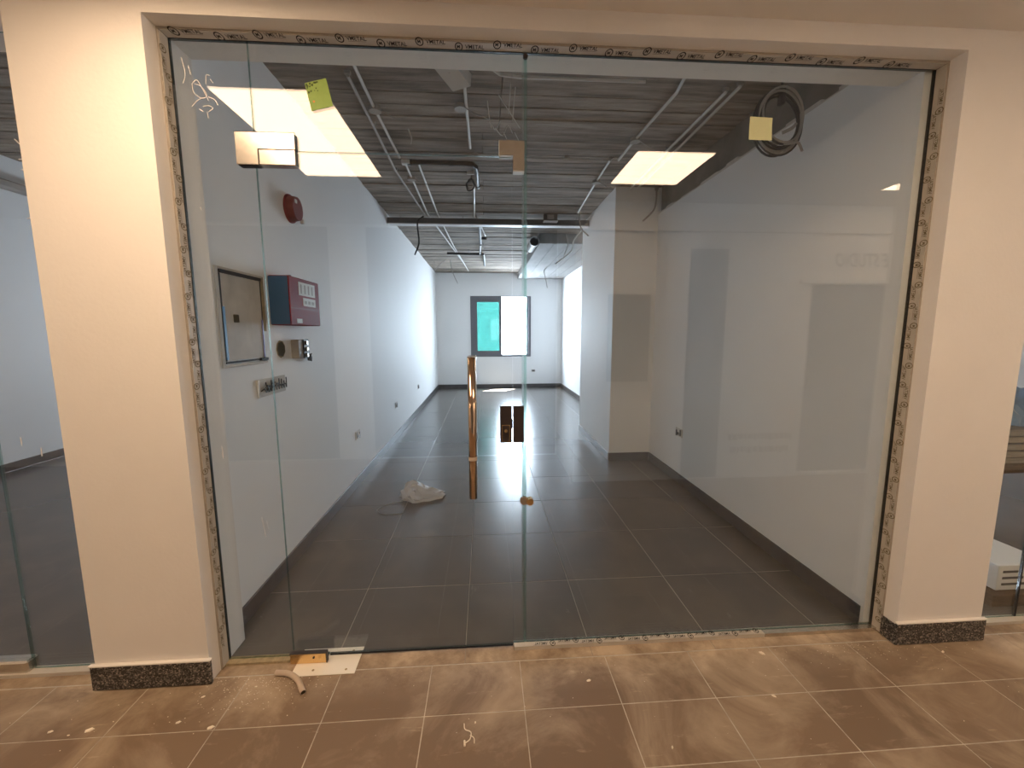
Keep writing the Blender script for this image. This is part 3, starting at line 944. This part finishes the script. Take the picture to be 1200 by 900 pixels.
# ================================================================ CORRIDOR LAMPS
for x0, x1, y0, y1, lab in ((-1.475, -0.862, -1.760, -0.520, 'long warm ceiling light panel mirrored at the top left of the glass'),
                            (1.140, 1.730, -1.800, -1.153, 'square warm ceiling light panel mirrored above the white column'),
                            (3.735, 4.335, -1.820, -1.220, 'square warm ceiling light panel mirrored at the right edge of the glass'),
                            (-6.40, -5.80, -1.80, -1.20, 'added unseen fill light panel at the far left end of the corridor'),  # this panel and the next two are unseen, added to brighten the corridor
                            (5.2, 5.8, -1.80, -1.20, 'added unseen fill light panel past the right pillar'),
                            (-3.92, -3.32, -2.65, -2.05, 'added fill light panel kept out of the reflection by the left pillar')):
    t_ = thing('ceiling_light', ((x0 + x1) / 2, (y0 + y1) / 2, ZCOR), lab, 'ceiling light', 'corridor light panels')
    MB().box(x0 - 0.006, x1 + 0.006, y0 - 0.006, y1 + 0.006, ZCOR - 0.006, ZCOR - 0.0005).build('frame', M['white_metal'], t_)
    MB().box(x0, x1, y0, y1, ZCOR - 0.009, ZCOR - 0.0062).build('diffuser', M['lamp'], t_)

# ================================================================ FAR WINDOW
wn = MB()
for a, b, c_, d_ in ((WX0, WX0 + 0.10, WZ0, WZ1), (WX1 - 0.07, WX1, WZ0, WZ1), (WX0 + 0.10, WX1 - 0.07, WZ0, WZ0 + 0.06), (WX0 + 0.10, WX1 - 0.07, WZ1 - 0.02, WZ1)):
    wn.box(a, b, YB - 0.012, YB + 0.09, c_, d_)
wn = wn.build('window_1', M['frame_alu'])
tag(wn, 'grey framed window on the back wall with one blue-green sash', 'window', kind='structure')
sh = MB()
for a, b, c_, d_ in ((WX0 + 0.10, -0.208, WZ0 + 0.06, WZ1 - 0.02), (0.435, 0.516, WZ0 + 0.06, WZ1 - 0.02), (-0.208, 0.435, WZ0 + 0.06, 1.102), (-0.208, 0.435, 2.523, WZ1 - 0.02)):
    sh.box(a, b, YB + 0.0, YB + 0.05, c_, d_)
sh = sh.build('window_sash', M['frame_alu'], wn)
MB().box(-0.208, 0.435, YB + 0.02, YB + 0.026, 1.102, 2.523).build('pane', M['tinted'], sh)
MB().box(1.245, 1.302, YB + 0.05, YB + 0.085, WZ0 + 0.06, WZ1 - 0.02).build('window_sash', M['frame_alu'], wn)
MB().bbox(WX0 - 0.02, WX1 + 0.02, YB - 0.03, YB - 0.013, WZ0 - 0.03, WZ0, 0.003).build('window_sill', M['wall'], wn)

# ================================================================ THINGS ON THE WALLS
# flush distribution board
t_ = thing('distribution_board', (WL, 0.5, 1.47), 'flush electrical board with dark gaps and blue film on the left wall', 'electrical board')
X0 = WL
MB().box(X0, X0 + 0.006, 0.325, 0.705, 1.500, 1.965).build('cover', M['panel_grey'], t_)
each('frame_bar', M['panel_grey'], t_, [(X0, X0 + 0.010, 0.283, 0.307, 1.465, 1.998), (X0, X0 + 0.010, 0.307, 0.735, 1.462, 1.477), (X0, X0 + 0.010, 0.307, 0.735, 1.985, 1.998)], 0.002)
each('gap', M['rubber'], t_, [(X0, X0 + 0.008, 0.308, 0.324, 1.497, 1.964), (X0, X0 + 0.013, 0.318, 0.715, 1.966, 1.984), (X0, X0 + 0.008, 0.706, 0.715, 1.497, 1.964), (X0, X0 + 0.008, 0.318, 0.655, 1.484, 1.494), (X0, X0 + 0.014, 0.655, 0.735, 1.480, 1.496)])
MB().box(X0, X0 + 0.011, 0.318, 0.336, 1.505, 1.79).build('film', M['blue_bright'], t_, label='blue protective film strip')
MB().box(X0, X0 + 0.011, 0.698, 0.708, 1.50, 1.73).build('film', M['purple'], t_, label='purple protective film strip')
MB().bbox(X0, X0 + 0.009, 0.716, 0.748, 1.66, 1.995, 0.003).build('raw_edge', M['tan'], t_)
MB().bbox(X0 + 0.004, X0 + 0.016, 0.412, 0.452, 1.708, 1.752, 0.003).build('latch', M['hole'], t_)
# fire alarm panel
t_ = thing('fire_panel', (WL, 1.1, 1.70), 'red fire alarm panel with blue side on the left wall', 'alarm panel')
XP = WL + 0.13
MB().bbox(WL, XP, 0.822, 1.305, 1.700, 2.020, 0.006).build('body', M['red'], t_)
MB().box(WL + 0.002, XP - 0.006, 0.8195, 0.8215, 1.706, 2.014).build('side_film', M['blue'], t_, label='blue side film')
MB().box(XP, XP + 0.002, 0.96, 1.225, 1.905, 1.995).build('display', M['paper'], t_)
MB().box(XP, XP + 0.002, 1.02, 1.225, 1.835, 1.892).build('display', M['paper'], t_)
s = MB()
for q_ in range(4):
    s.box(XP + 0.002, XP + 0.003, 0.985 + q_ * .06, 1.005 + q_ * .06, 1.918, 1.980)
for q_ in range(3):
    s.box(XP + 0.002, XP + 0.003, 1.04 + q_ * .06, 1.075 + q_ * .06, 1.850, 1.872)
s.build('display_marks', M['pvc_dim'], t_, kind='stuff')
MB().box(XP, XP + 0.002, 0.905, 0.985, 1.715, 1.745).build('badge', M['paper'], t_)
MB().box(XP - 0.001, XP + 0.001, 0.83, 1.30, 1.812, 1.816).build('door_joint', M['dark_red'], t_)
MB().tube([(WL + 0.05, 0.95, 2.02), (WL + 0.06, 1.0, 2.035), (WL + 0.04, 1.05, 2.02)], 0.01, 8).build('cable_gland', M['black'], t_)
# alarm sounder
t_ = thing('alarm_sounder', (WL, 1.2, 2.53), 'round dark red alarm sounder high on the left wall', 'alarm')
MB().cyl((WL + 0.03, 1.205, 2.535), (1, 0, 0), 0.092, 0.06, 28, r2=0.080).build('body', M['dark_red'], t_)
MB().cyl((WL + 0.006, 1.205, 2.535), (1, 0, 0), 0.098, 0.012, 28).build('base', M['red'], t_)
MB().bbox(WL + 0.058, WL + 0.066, 1.155, 1.185, 2.565, 2.59, 0.002).build('label_patch', M['paper'], t_)
MB().bbox(WL + 0.04, WL + 0.066, 1.27, 1.295, 2.45, 2.48, 0.002).build('beacon', M['white'], t_)
# hole and intercom
o = MB().cyl((WL + 0.003, 0.925, 1.54), (1, 0, 0), 0.052, 0.006, 7).build('wall_hole', M['hole'])
tag(o, 'ragged dark hole cut in the left wall below the fire panel', 'hole')
MB().cyl((WL + 0.002, 0.925, 1.54), (1, 0, 0), 0.060, 0.003, 9).build('hole_edge', M['tan'], o)
t_ = thing('call_point', (WL, 1.15, 1.45), 'grey wall box with dark round knobs below the red panel', 'wall box')
MB().bbox(WL, WL + 0.055, 1.075, 1.225, 1.465, 1.600, 0.004).build('body', M['pvc_dim'], t_)
MB().bbox(WL + 0.055, WL + 0.062, 1.145, 1.228, 1.462, 1.602, 0.003).build('face', M['black'], t_)
for z_ in (1.575, 1.53, 1.485):
    MB().cyl((WL + 0.067, 1.186, z_), (1, 0, 0), 0.016, 0.012, 14).build('knob', M['steel'], t_)
MB().tube(curve_pts([(WL + 0.05, 1.22, 1.47), (WL + 0.06, 1.27, 1.49), (WL + 0.04, 1.30, 1.47), (WL + 0.04, 1.315, 1.43)]), 0.005, 6).build('wire', M['black'], t_)
MB().cyl((WL + 0.03, 1.27, 1.50), (1, 0, 0), 0.020, 0.02, 12).build('loose_knob', M['black'], t_)
MB().cyl((WL + 0.03, 1.31, 1.455), (1, 0, 0), 0.022, 0.02, 12).build('loose_knob', M['black'], t_)
# open gang box
t_ = thing('gang_box', (WL, 0.75, 1.25), 'open white gang box full of loose wires on the left wall', 'wall box')
MB().bbox(WL, WL + 0.006, 0.595, 0.945, 1.252, 1.362, 0.002).build('back_box', M['panel_grey'], t_)
MB().bbox(WL, WL + 0.012, 0.595, 0.612, 1.250, 1.364, 0.002).build('rim', M['white'], t_)
s = MB()
for q_ in range(9):
    y_ = 0.63 + q_ * 0.033
    s.tube(curve_pts([(WL + 0.006, y_, 1.27 + random.uniform(0, .03)), (WL + 0.02, y_ + .02, 1.32 + random.uniform(-.02, .02)), (WL + 0.022, y_ + .03, 1.28), (WL + 0.015, y_ + .045, 1.335 + random.uniform(-.02, .015))], 4), 0.0035, 5)
s.build('wires', M['black'], t_, kind='stuff')


def socket(loc, nx_, lab, ny_=0):
    """two-gang plate on a wall whose normal is x (nx_) or -y (ny_)"""
    t__ = thing('wall_socket', loc, lab, 'socket', 'low wall sockets')
    x_, y_, z_ = loc
    if nx_:
        a0, a1 = sorted((x_, x_ + 0.008 * nx_))
        MB().bbox(a0, a1, y_ - 0.075, y_ + 0.075, z_ - 0.045, z_ + 0.045, 0.002).build('plate', M['panel_grey'], t__)
        a0, a1 = sorted((x_ + 0.008 * nx_, x_ + 0.014 * nx_))
        s_ = MB().box(a0, a1, y_ - 0.055, y_ - 0.030, z_ - 0.03, z_ + 0.035).box(a0, a1, y_ - 0.005, y_ + 0.055, z_ - 0.03, z_ + 0.0).box(a0, a1, y_ + 0.035, y_ + 0.055, z_ - 0.045, z_ + 0.02)
    else:
        MB().bbox(x_ - 0.06, x_ + 0.06, y_ - 0.008, y_, z_ - 0.04, z_ + 0.04, 0.002).build('plate', M['panel_grey'], t__)
        s_ = MB().box(x_ - 0.04, x_ + 0.045, y_ - 0.014, y_ - 0.008, z_ - 0.02, z_ + 0.02)
    s_.build('insert', M['dark_metal'], t__, kind='stuff')


socket((WL, 2.47, 0.55), 1, 'wall socket on the left wall, the nearest of three')
socket((WL, 4.42, 0.53), 1, 'wall socket on the left wall, the second of three')
socket((WL, 6.58, 0.53), 1, 'wall socket on the left wall, the farthest of three')
socket((WR, 2.26, 0.56), -1, 'wall socket on the right wall before the column')
socket((1.45, YB, 0.50), 0, 'small wall socket on the back wall below the window')

# ================================================================ CEILING SERVICES
GC = 'conduits under the raw ceiling'
ZP = 3.318


def conduit(pts, lab, r=0.0112, m_='pvc', boxes=(), cat='conduit', name='conduit', grp=GC, smooth=True):
    t__ = thing(name, pts[0], lab, cat, grp)
    MB().tube(pts, r, 8).build('pipe', M[m_], t__, smooth=False)
    for bx in boxes:
        jb = MB().cyl((bx[0], bx[1], bx[2] - 0.005), (0, 0, 1), 0.045, 0.03, 14).build('junction_box', M['pvc_dim'], t__)
        MB().tube(curve_pts([(bx[0] + 0.04, bx[1], bx[2] - 0.01), (bx[0] + 0.14, bx[1] + 0.02, bx[2] - 0.05), (bx[0] + 0.2, bx[1] + 0.1, bx[2] - 0.01)], 4), 0.004, 5).build('loose_wire', M['pvc_dim'], jb)
    # saddle clips against the slab
    s_ = MB()
    n_ = max(2, int((Vector(pts[-1]) - Vector(pts[0])).length / 0.9))
    for k_ in range(n_):
        p = Vector(pts[0]).lerp(Vector(pts[1]), (k_ + 0.5) / n_) if len(pts) == 2 else Vector(pts[min(k_, len(pts) - 1)])
        s_.box(p.x - 0.020, p.x + 0.020, p.y - 0.012, p.y + 0.012, p.z + r - 0.003, ZC - 0.001)
    s_.build('clips', M['pvc_dim'], t__, kind='stuff')
    return t__


conduit([(-0.80, YI, ZP), (-0.80, 0.86, ZP), (-0.805, 1.40, ZP), (-0.795, 2.26, ZP)], 'grey conduit nearest the left wall with a round junction box', boxes=[(-0.803, 1.40, ZP)])
conduit([(-0.875, 1.0, ZP), (-0.885, 1.65, ZP), (-0.905, 2.6, ZP), (-0.83, 4.2, ZP)], 'dusty conduit running close beside the left grey one', m_='pvc_dim')
conduit([(-0.768, 2.40, ZP), (-0.785, 4.2, ZP), (-0.64, 6.2, ZP), (-0.47, 8.5, ZP)], 'pale conduit passing over the cable tray, left of a pair', boxes=[(-0.775, 2.8, ZP)])
conduit([(-0.638, 2.38, ZP), (-0.645, 4.2, ZP), (-0.58, 6.4, ZP), (-0.42, 9.6, ZP)], 'pale conduit passing over the cable tray, right of a pair')
conduit([(-0.125, YI, ZP), (-0.118, 0.9, ZP), (-0.111, 2.02, ZP)], 'white conduit in the middle of the ceiling above the black pipe', boxes=[(-0.16, 1.33, ZP)])
conduit([(-0.10, 2.95, ZP), (-0.126, 4.28, ZP), (-0.06, 4.6, ZP), (0.037, 5.47, ZP)], 'white conduit in the middle of the ceiling beyond the black pipe')
conduit([(1.343, YI, ZP), (1.343, 0.89, ZP), (1.37, 1.06, ZP), (1.336, 1.75, ZP), (1.33, 2.2, ZP)], 'grey kinked conduit on the right side with a round box', boxes=[(1.336, 1.77, ZP)])
conduit([(1.248, 2.2, ZP), (1.27, 2.82, ZP), (1.335, 3.97, ZP)], 'short grey conduit leading from the kinked one to the tray', boxes=[(1.268, 2.78, ZP)])
conduit([(1.712, 1.03, ZP), (1.715, 1.95, ZP), (1.73, 2.98, ZP)], 'left of two parallel conduits towards the column')
conduit([(1.772, 0.96, ZP), (1.794, 1.95, ZP), (1.81, 2.98, ZP)], 'right of two parallel conduits towards the column')
conduit([(0.04, 0.60, ZP), (0.058, 0.86, ZP), (0.12, 0.925, ZP), (0.25, 0.945, ZP), (1.1, 0.944, ZP)], 'bright bent conduit crossing the ceiling behind the transom', r=0.011)
conduit([(-0.50, 2.19, ZP), (1.25, 2.2, ZP)], 'thin wire pipe crossing the ceiling before the black pipe', r=0.006, m_='pvc_dim')
conduit(curve_pts([(2.05, 2.99, 3.33), (2.05, 2.985, 3.22), (2.03, 2.98, 3.10), (1.965, 2.985, 3.02), (1.90, 3.0, 2.96)], 4), 'drooping flexible conduit in front of the column', r=0.011, m_='pvc_dim')

t_ = thing('drain_pipe', (-0.74, 2.28, 3.29), 'black hanging drain pipe bent to the back of the shop', 'pipe')
MB().tube([(-0.76, 2.28, 3.285), (-0.17, 2.285, 3.285), (-0.10, 2.30, 3.285), (-0.066, 2.36, 3.285), (-0.060, 2.46, 3.285), (-0.057, 2.95, 3.285)], 0.022, 12).build('pipe', M['black'], t_)
for p, ax in (((-0.30, 2.284, 3.285), (1, 0, 0)), ((-0.70, 2.281, 3.285), (1, 0, 0)), ((-0.057, 2.9, 3.285), (0, 1, 0))):
    MB().cyl(p, ax, 0.028, 0.05, 14).build('sleeve', M['black'], t_)
MB().bbox(-0.78, -0.70, 2.25, 2.31, 3.262, 3.30, 0.004).build('end_bracket', M['lit_pale'], t_)
o = MB()
for q_ in range(4):
    cx, cz, rr = -0.125 + random.uniform(-.01, .01), 3.19 + random.uniform(-.012, .012), 0.055 + random.uniform(-.006, .01)
    o.tube([(cx + rr * 0.8 * math.cos(a_ * PI / 9), 2.6 + 0.02 * math.sin(a_ + q_), cz + rr * math.sin(a_ * PI / 9)) for a_ in range(19)], 0.004, 5, False)
o.tube([(-0.125, 2.6, 3.25), (-0.11, 2.58, 3.34)], 0.004, 5)
o = o.build('cable_loop', M['black'])
tag(o, 'small dark cable loop hanging beside the black pipe bend', 'cable')
MB().bbox(-0.165, -0.085, 2.55, 2.57, 3.285, 3.315, 0.003).build('tag', M['paper'], o)

# cable tray across the shop
t_ = thing('cable_tray', (WL, 4.3, 3.22), 'dark metal cable tray crossing the shop, its window-lit underside coloured bright', 'cable tray')
MB().box(WL, 1.579, 4.300, 4.306, 3.223, 3.303).build('side_plate', M['tray'], t_)
MB().box(WL, 1.579, 4.396, 4.402, 3.223, 3.303).build('side_plate', M['tray'], t_)
MB().box(WL, 1.579, 4.290, 4.412, 3.212, 3.225).build('lit_bottom', M['lit_pale'], t_)  # same metal as the sides, coloured paler as if lit by the window
for xh in (-1.2, -0.3, 0.6, 1.4):
    MB().cyl((xh, 4.35, 3.285), (0, 0, 1), 0.006, 0.13, 8).build('hanger', M['steel'], t_)
t_ = thing('wall_box', (0.98, 4.2, 3.27), 'dark box fixed on the front of the cable tray', 'box')
MB().bbox(0.885, 1.085, 4.20, 4.295, 3.265, 3.37, 0.006).build('body', M['tray'], t_)
MB().bbox(0.93, 1.03, 4.190, 4.2, 3.28, 3.345, 0.003).build('cover', M['pvc_dim'], t_)
MB().bbox(0.88, 1.09, 4.185, 4.295, 3.250, 3.265, 0.003).build('base_plate', M['lit_pale'], t_)

# beyond the tray
o = MB().tube([(-0.057, 4.50, 3.255), (-0.055, 5.75, 3.255)], 0.024, 10).tube([(-0.055, 5.35, 3.255), (0.055, 5.37, 3.255)], 0.02, 8).build('black_pipe', M['black'])
tag(o, 'straight dark pipe stub under the slab just behind the tray', 'pipe')
o = MB().tube([(-0.76, 6.9, 3.28), (-0.08, 6.93, 3.28), (-0.01, 6.95, 3.28), (0.006, 7.05, 3.28), (0.02, 8.4, 3.28)], 0.024, 10).tube([(-0.08, 6.93, 3.28), (-0.06, 6.1, 3.29)], 0.016, 8).tube([(-0.3, 6.92, 3.28), (-0.3, 6.6, 3.30)], 0.008, 6).build('black_pipe', M['black'])
tag(o, 'dark L-shaped pipe run under the slab near the window', 'pipe')
t_ = thing('waste_pipe', (0.885, 5.4, 3.2), 'wide grey waste pipe with open end beside the dropped soffit', 'pipe')
MB().tube([(0.885, 5.36, 3.215), (0.885, 6.0, 3.22)], 0.075, 20, False).build('pipe', M['pvc_dim'], t_)
MB().tube([(0.885, 5.34, 3.215), (0.885, 5.42, 3.215)], 0.084, 20, False).build('collar', M['lit_pale'], t_)
MB().cyl((0.885, 5.40, 3.215), (0, 1, 0), 0.072, 0.01, 20).build('plug', M['black'], t_)

GW = 'loose cables hanging from the ceiling'


def dangle(ctrl, lab, r=0.008, m_='black'):
    o_ = MB().tube(curve_pts(ctrl, 6), r, 6).build('hanging_cable', M[m_])
    tag(o_, lab, 'cable', GW)


dangle([(-0.86, 4.28, 3.32), (-0.95, 4.27, 3.22), (-0.935, 4.26, 2.95), (-1.0, 4.26, 2.77)], 'black cable hanging from the tray by the left wall', 0.012)
dangle([(1.372, 4.0, 3.345), (1.36, 3.99, 3.22), (1.39, 3.98, 3.10), (1.49, 3.97, 3.0)], 'dark cable hanging below the short grey conduit by the column', 0.010, 'pvc_dim')
dangle([(1.62, 4.95, 3.32), (1.50, 5.0, 3.16), (1.47, 5.05, 3.0), (1.22, 5.15, 2.80)], 'pale cable slung down in front of the dropped soffit', 0.012, 'pvc')
dangle([(1.50, 8.0, 3.185), (1.44, 8.0, 3.1), (1.48, 8.0, 2.9), (1.52, 8.0, 2.70)], 'thin grey cable drooping from the dropped soffit', 0.009, 'pvc_dim')
dangle([(-1.17, 8.0, 3.33), (-1.165, 8.0, 3.1), (-1.05, 8.0, 3.2), (-0.9, 8.0, 3.33)], 'grey cable arching below the slab at the far left', 0.010, 'pvc_dim')
dangle([(-0.78, 8.0, 3.34), (-0.76, 8.0, 3.15), (-0.70, 8.0, 2.97), (-0.62, 8.0, 2.80)], 'thin cable dangling left of the window', 0.008, 'pvc_dim')
dangle([(1.43, 5.3, 3.33), (1.47, 5.32, 3.17), (1.42, 5.34, 3.0), (1.40, 5.34, 2.93)], 'short grey cable hanging before the soffit face', 0.008, 'pvc_dim')

# tangle of ends near the front
o = MB()
for pts in ([(0.04, 1.28, 3.34), (0.055, 1.36, 3.26), (0.07, 1.42, 3.22)], [(0.0, 1.38, 3.28), (0.06, 1.36, 3.24), (0.10, 1.45, 3.22), (0.14, 1.4, 3.26)],
            [(0.10, 1.42, 3.22), (0.16, 1.5, 3.20), (0.20, 1.44, 3.25), (0.24, 1.5, 3.22)], [(0.12, 1.2, 3.34), (0.30, 1.5, 3.26)],
            [(0.20, 1.08, 3.35), (0.20, 1.35, 3.29)], [(0.235, 1.12, 3.35), (0.235, 1.42, 3.28)], [(0.17, 1.55, 3.25), (0.20, 1.6, 3.22)], [(0.26, 1.55, 3.25), (0.30, 1.62, 3.22)]):
    o.tube(curve_pts(pts, 4), 0.0042, 5)
o = o.build('wire_tangle', M['pvc'], kind='stuff')
tag(o, 'tangle of pale wire ends hanging from the slab above the door', 'wires', kind='stuff')
o = MB().tube(curve_pts([(-0.62, 1.75, 3.345), (-0.6, 1.78, 3.29), (-0.615, 1.83, 3.26)], 4), 0.007, 6).build('wire_end', M['pvc'])
tag(o, 'single pale wire end poking from the slab left of the white conduit', 'wire')

# hanging trunking offcut under the front of the slab
t_ = MB()
A, B = Vector((-0.36, 0.16, 3.12)), Vector((-0.115, 0.60, 3.045))
d_ = (B - A).normalized()
sd = d_.cross(Vector((0, 0, 1))).normalized()
n_ = sd.cross(d_)
P = []
for p in (A, B):
    for a, b in ((-0.06, 0.0), (0.06, 0.0), (0.06, 0.07), (0.054, 0.07), (0.054, 0.006), (-0.054, 0.006), (-0.054, 0.07), (-0.06, 0.07)):
        P.append(p + sd * a + n_ * b)
t_.add(P, [(i, (i + 1) % 8, 8 + (i + 1) % 8, 8 + i) for i in range(8)] + [(0, 1, 4, 5), (1, 2, 3, 4), (0, 5, 6, 7), (8, 13, 12, 9), (9, 12, 11, 10), (8, 15, 14, 13)])
t_ = t_.build('trunking', M['pvc'])
tag(t_, 'pale metal trunking offcut slanting down from the slab above the door', 'trunking')
MB().tube([A.lerp(B, 0.75) + n_ * 0.0, A.lerp(B, 0.75) + Vector((0, 0, 0.28))], 0.006, 6).build('hanger_wire', M['pvc_dim'], t_)

# coil of black cable on the right
t_ = thing('cable_coil', (1.83, 0.62, 2.94), 'large coil of dark cable hung at the top right of the shop', 'cable coil')
for q_ in range(11):
    rr = 0.135 + 0.004 * q_ + random.uniform(-.005, .005)
    cx, cz, cy = 1.83 + random.uniform(-.014, .014), 2.935 + random.uniform(-.014, .014), 0.62 + random.uniform(-.03, .03)
    tl = random.uniform(-0.18, 0.18)
    pts = []
    for a in range(29):
        an = 2 * PI * a / 28
        pts.append((cx + rr * math.cos(an), cy + rr * math.sin(an) * tl + 0.03 * math.cos(an), cz + rr * math.sin(an) * 1.05))
    MB().tube(pts, 0.0065, 6, False).build('cable', M['pvc_dim' if q_ in (2, 6, 9) else 'black'], t_)
MB().tube([(1.83, 0.62, 3.07), (1.84, 0.62, 3.36)], 0.006, 6).build('hook', M['black'], t_)
MB().bbox(1.82, 1.85, 0.60, 0.64, 3.03, 3.12, 0.005).build('tie', M['rubber'], t_)
MB().tube(curve_pts([(1.76, 0.6, 2.80), (1.86, 0.58, 2.79), (1.93, 0.58, 2.80), (1.98, 0.6, 2.76)], 4), 0.008, 6).tube(curve_pts([(1.84, 0.6, 2.86), (1.88, 0.57, 2.875), (1.91, 0.58, 2.905)], 4), 0.010, 6).build('cable_tail', M['pvc_dim'], t_)

# ================================================================ THINGS ON THE FLOORS
# crumpled bag
s = MB()
nu, nv = 22, 7
P = []
random.seed(21)
for j in range(nv + 1):
    v_ = j / nv
    for i in range(nu):
        u_ = 2 * PI * (i + 0.5 * (j % 2)) / nu
        cz = math.sin(v_ * PI / 2)
        rad = math.cos(v_ * PI / 2) ** 0.5
        wob = 1 + 0.10 * math.sin(3 * u_ + 2 * v_) + random.uniform(-0.17, 0.17)
        tail = 1 + 0.55 * max(0, math.cos(u_ - 0.15)) ** 2 * (1 - 0.55 * v_)
        hh = 0.150 * (0.72 + 0.28 * math.cos(u_ - 2.6)) * (1 + random.uniform(-.2, .2))
        P.append((-0.69 + 0.165 * rad * wob * tail * math.cos(u_), 2.02 + 0.135 * rad * wob * math.sin(u_), 0.003 + hh * cz))
s.add(P, [(j * nu + i, j * nu + (i + 1) % nu, (j + 1) * nu + i) if k else (j * nu + (i + 1) % nu, (j + 1) * nu + (i + 1) % nu, (j + 1) * nu + i) for j in range(nv) for i in range(nu) for k in (0, 1)])
t_ = s.build('plastic_bag', M['bag'])
tag(t_, 'crumpled clear plastic bag lying on the dark shop floor', 'bag')
MB().tube(curve_pts([(-0.82, 1.93, 0.004), (-0.96, 1.86, 0.004), (-1.02, 1.74, 0.004), (-0.92, 1.64, 0.004), (-0.76, 1.66, 0.004)], 6), 0.0025, 5).build('drawstring', M['pvc_dim'], t_)

# bent piece of conduit in the corridor
cp = curve_pts([(-1.030, -0.108, 0.013), (-0.965, -0.118, 0.013), (-0.905, -0.158, 0.013), (-0.868, -0.205, 0.013), (-0.848, -0.232, 0.013)], 5)
t_ = MB().tube(cp, 0.0125, 14, False).tube(cp, 0.0105, 14, False).build('pipe_offcut', M['beige_pipe'], smooth=True)
tag(t_, 'bent beige conduit offcut lying before the door pivot', 'pipe')
MB().cyl(cp[-2], cp[-1] - cp[-2], 0.0105, 0.004, 14).build('bore', M['hole'], t_)

# twisted wire scrap
t_ = MB().tube(curve_pts([(-0.105, -0.425, 0.004), (-0.100, -0.452, 0.006), (-0.075, -0.470, 0.010), (-0.078, -0.495, 0.006), (-0.095, -0.508, 0.005)], 5), 0.0021, 6).tube(curve_pts([(-0.078, -0.480, 0.008), (-0.062, -0.492, 0.006), (-0.060, -0.512, 0.004)], 5), 0.0019, 6).tube([(-0.100, -0.500, 0.006), (-0.098, -0.522, 0.006)], 0.004, 8).build('wire_scrap', M['chip'])
tag(t_, 'small twisted scrap of pale wire on the corridor tiles', 'wire')

# chips of plaster: one mesh, copied
CH = [(-1.826, -.339, .8, .3, 'small pale plaster chip in front of the left plinth, leftmost of a row of three'),
      (-1.669, -.343, 1.3, .35, 'large pale plaster sliver on the tile before the left plinth'),
      (-1.736, -.36, .45, 0, 'tiny pale plaster chip between two larger ones before the left plinth'),
      (-1.323, -.332, .8, .4, 'pale plaster chip on the tile joint right of the left plinth'),
      (-1.301, -.21, .7, .5, 'pale plaster chip nearest the right end of the left plinth'),
      (-1.169, -.366, 1.1, .3, 'large pale plaster chip on the joint below the bent conduit offcut'),
      (.731, -.58, .6, 1.0, 'round pale plaster chip far out on the tiles right of the wire scrap'),
      (.477, -.246, .9, .2, 'flat pale plaster crumb before the taped sill, nearest its middle'),
      (1.41, -.144, 1.2, 2.4, 'large pale plaster sliver close to the right end of the taped sill'),
      (1.297, -.387, .8, 2.5, 'pale plaster chip on the tile joint well before the right sill end'),
      (-1.09, -.17, .5, .2, 'small pale plaster chip just left of the bent conduit offcut'),
      (-.058, -.42, .5, 1.4, 'tiny pale plaster chip beside the twisted wire scrap'),
      (2.35, -.20, .8, .4, 'pale plaster chip in front of the right plinth')]
cm = None
for k_, (cx, cy, sc, an, lab) in enumerate(CH):
    if cm is None:
        s = MB()
        base = [(0.016, 0.0), (0.008, 0.007), (-0.004, 0.008), (-0.015, 0.003), (-0.013, -0.005), (0.003, -0.008)]
        s.add([(a, b, 0.0) for a, b in base] + [(a * 0.75, b * 0.7, 0.006 if i_ % 2 else 0.004) for i_, (a, b) in enumerate(base)],
              [tuple(range(5, -1, -1)), tuple(range(6, 12))] + [(i_, (i_ + 1) % 6, 6 + (i_ + 1) % 6, 6 + i_) for i_ in range(6)])
        cm = s.mesh('plaster_chip', M['chip'])
    o = link('plaster_chip', cm, None, (cx, cy, 0.0008))
    o.rotation_euler = (0, 0, an)
    o.scale = (sc * 0.85, sc * 0.85, sc * 0.8)
    tag(o, lab, 'plaster chip', 'plaster chips on the corridor floor')
# finer crumbs along the shop front
s = MB()
for _ in range(420):
    side_ = random.random()
    if side_ < 0.5:
        cx, cy = random.gauss(-1.05, 0.16), random.gauss(-0.17, 0.07)
    elif side_ < 0.75:
        cx, cy = random.gauss(1.95, 0.25), random.gauss(-0.16, 0.04)
    else:
        cx, cy = random.uniform(-2.2, 2.6), random.uniform(-0.7, -0.12)
    if cy > -0.11:
        cy = -0.22 - cy
    if (XR - 0.02 < cx < 2.66 or -1.84 < cx < XL + 0.02) and cy > YF - 0.02:
        continue
    r_ = random.uniform(0.0008, 0.0026)
    s.add([(cx - r_, cy - r_ * .7, 0.0006), (cx + r_, cy - r_ * .6, 0.0006), (cx + r_ * .5, cy + r_, 0.0006), (cx, cy, 0.0006 + r_)], [(0, 2, 1), (0, 1, 3), (1, 2, 3), (2, 0, 3)])
o = s.build('plaster_crumbs', M['chip'])
tag(o, 'fine pale plaster crumbs strewn along the foot of the shop front', 'crumbs', kind='stuff')
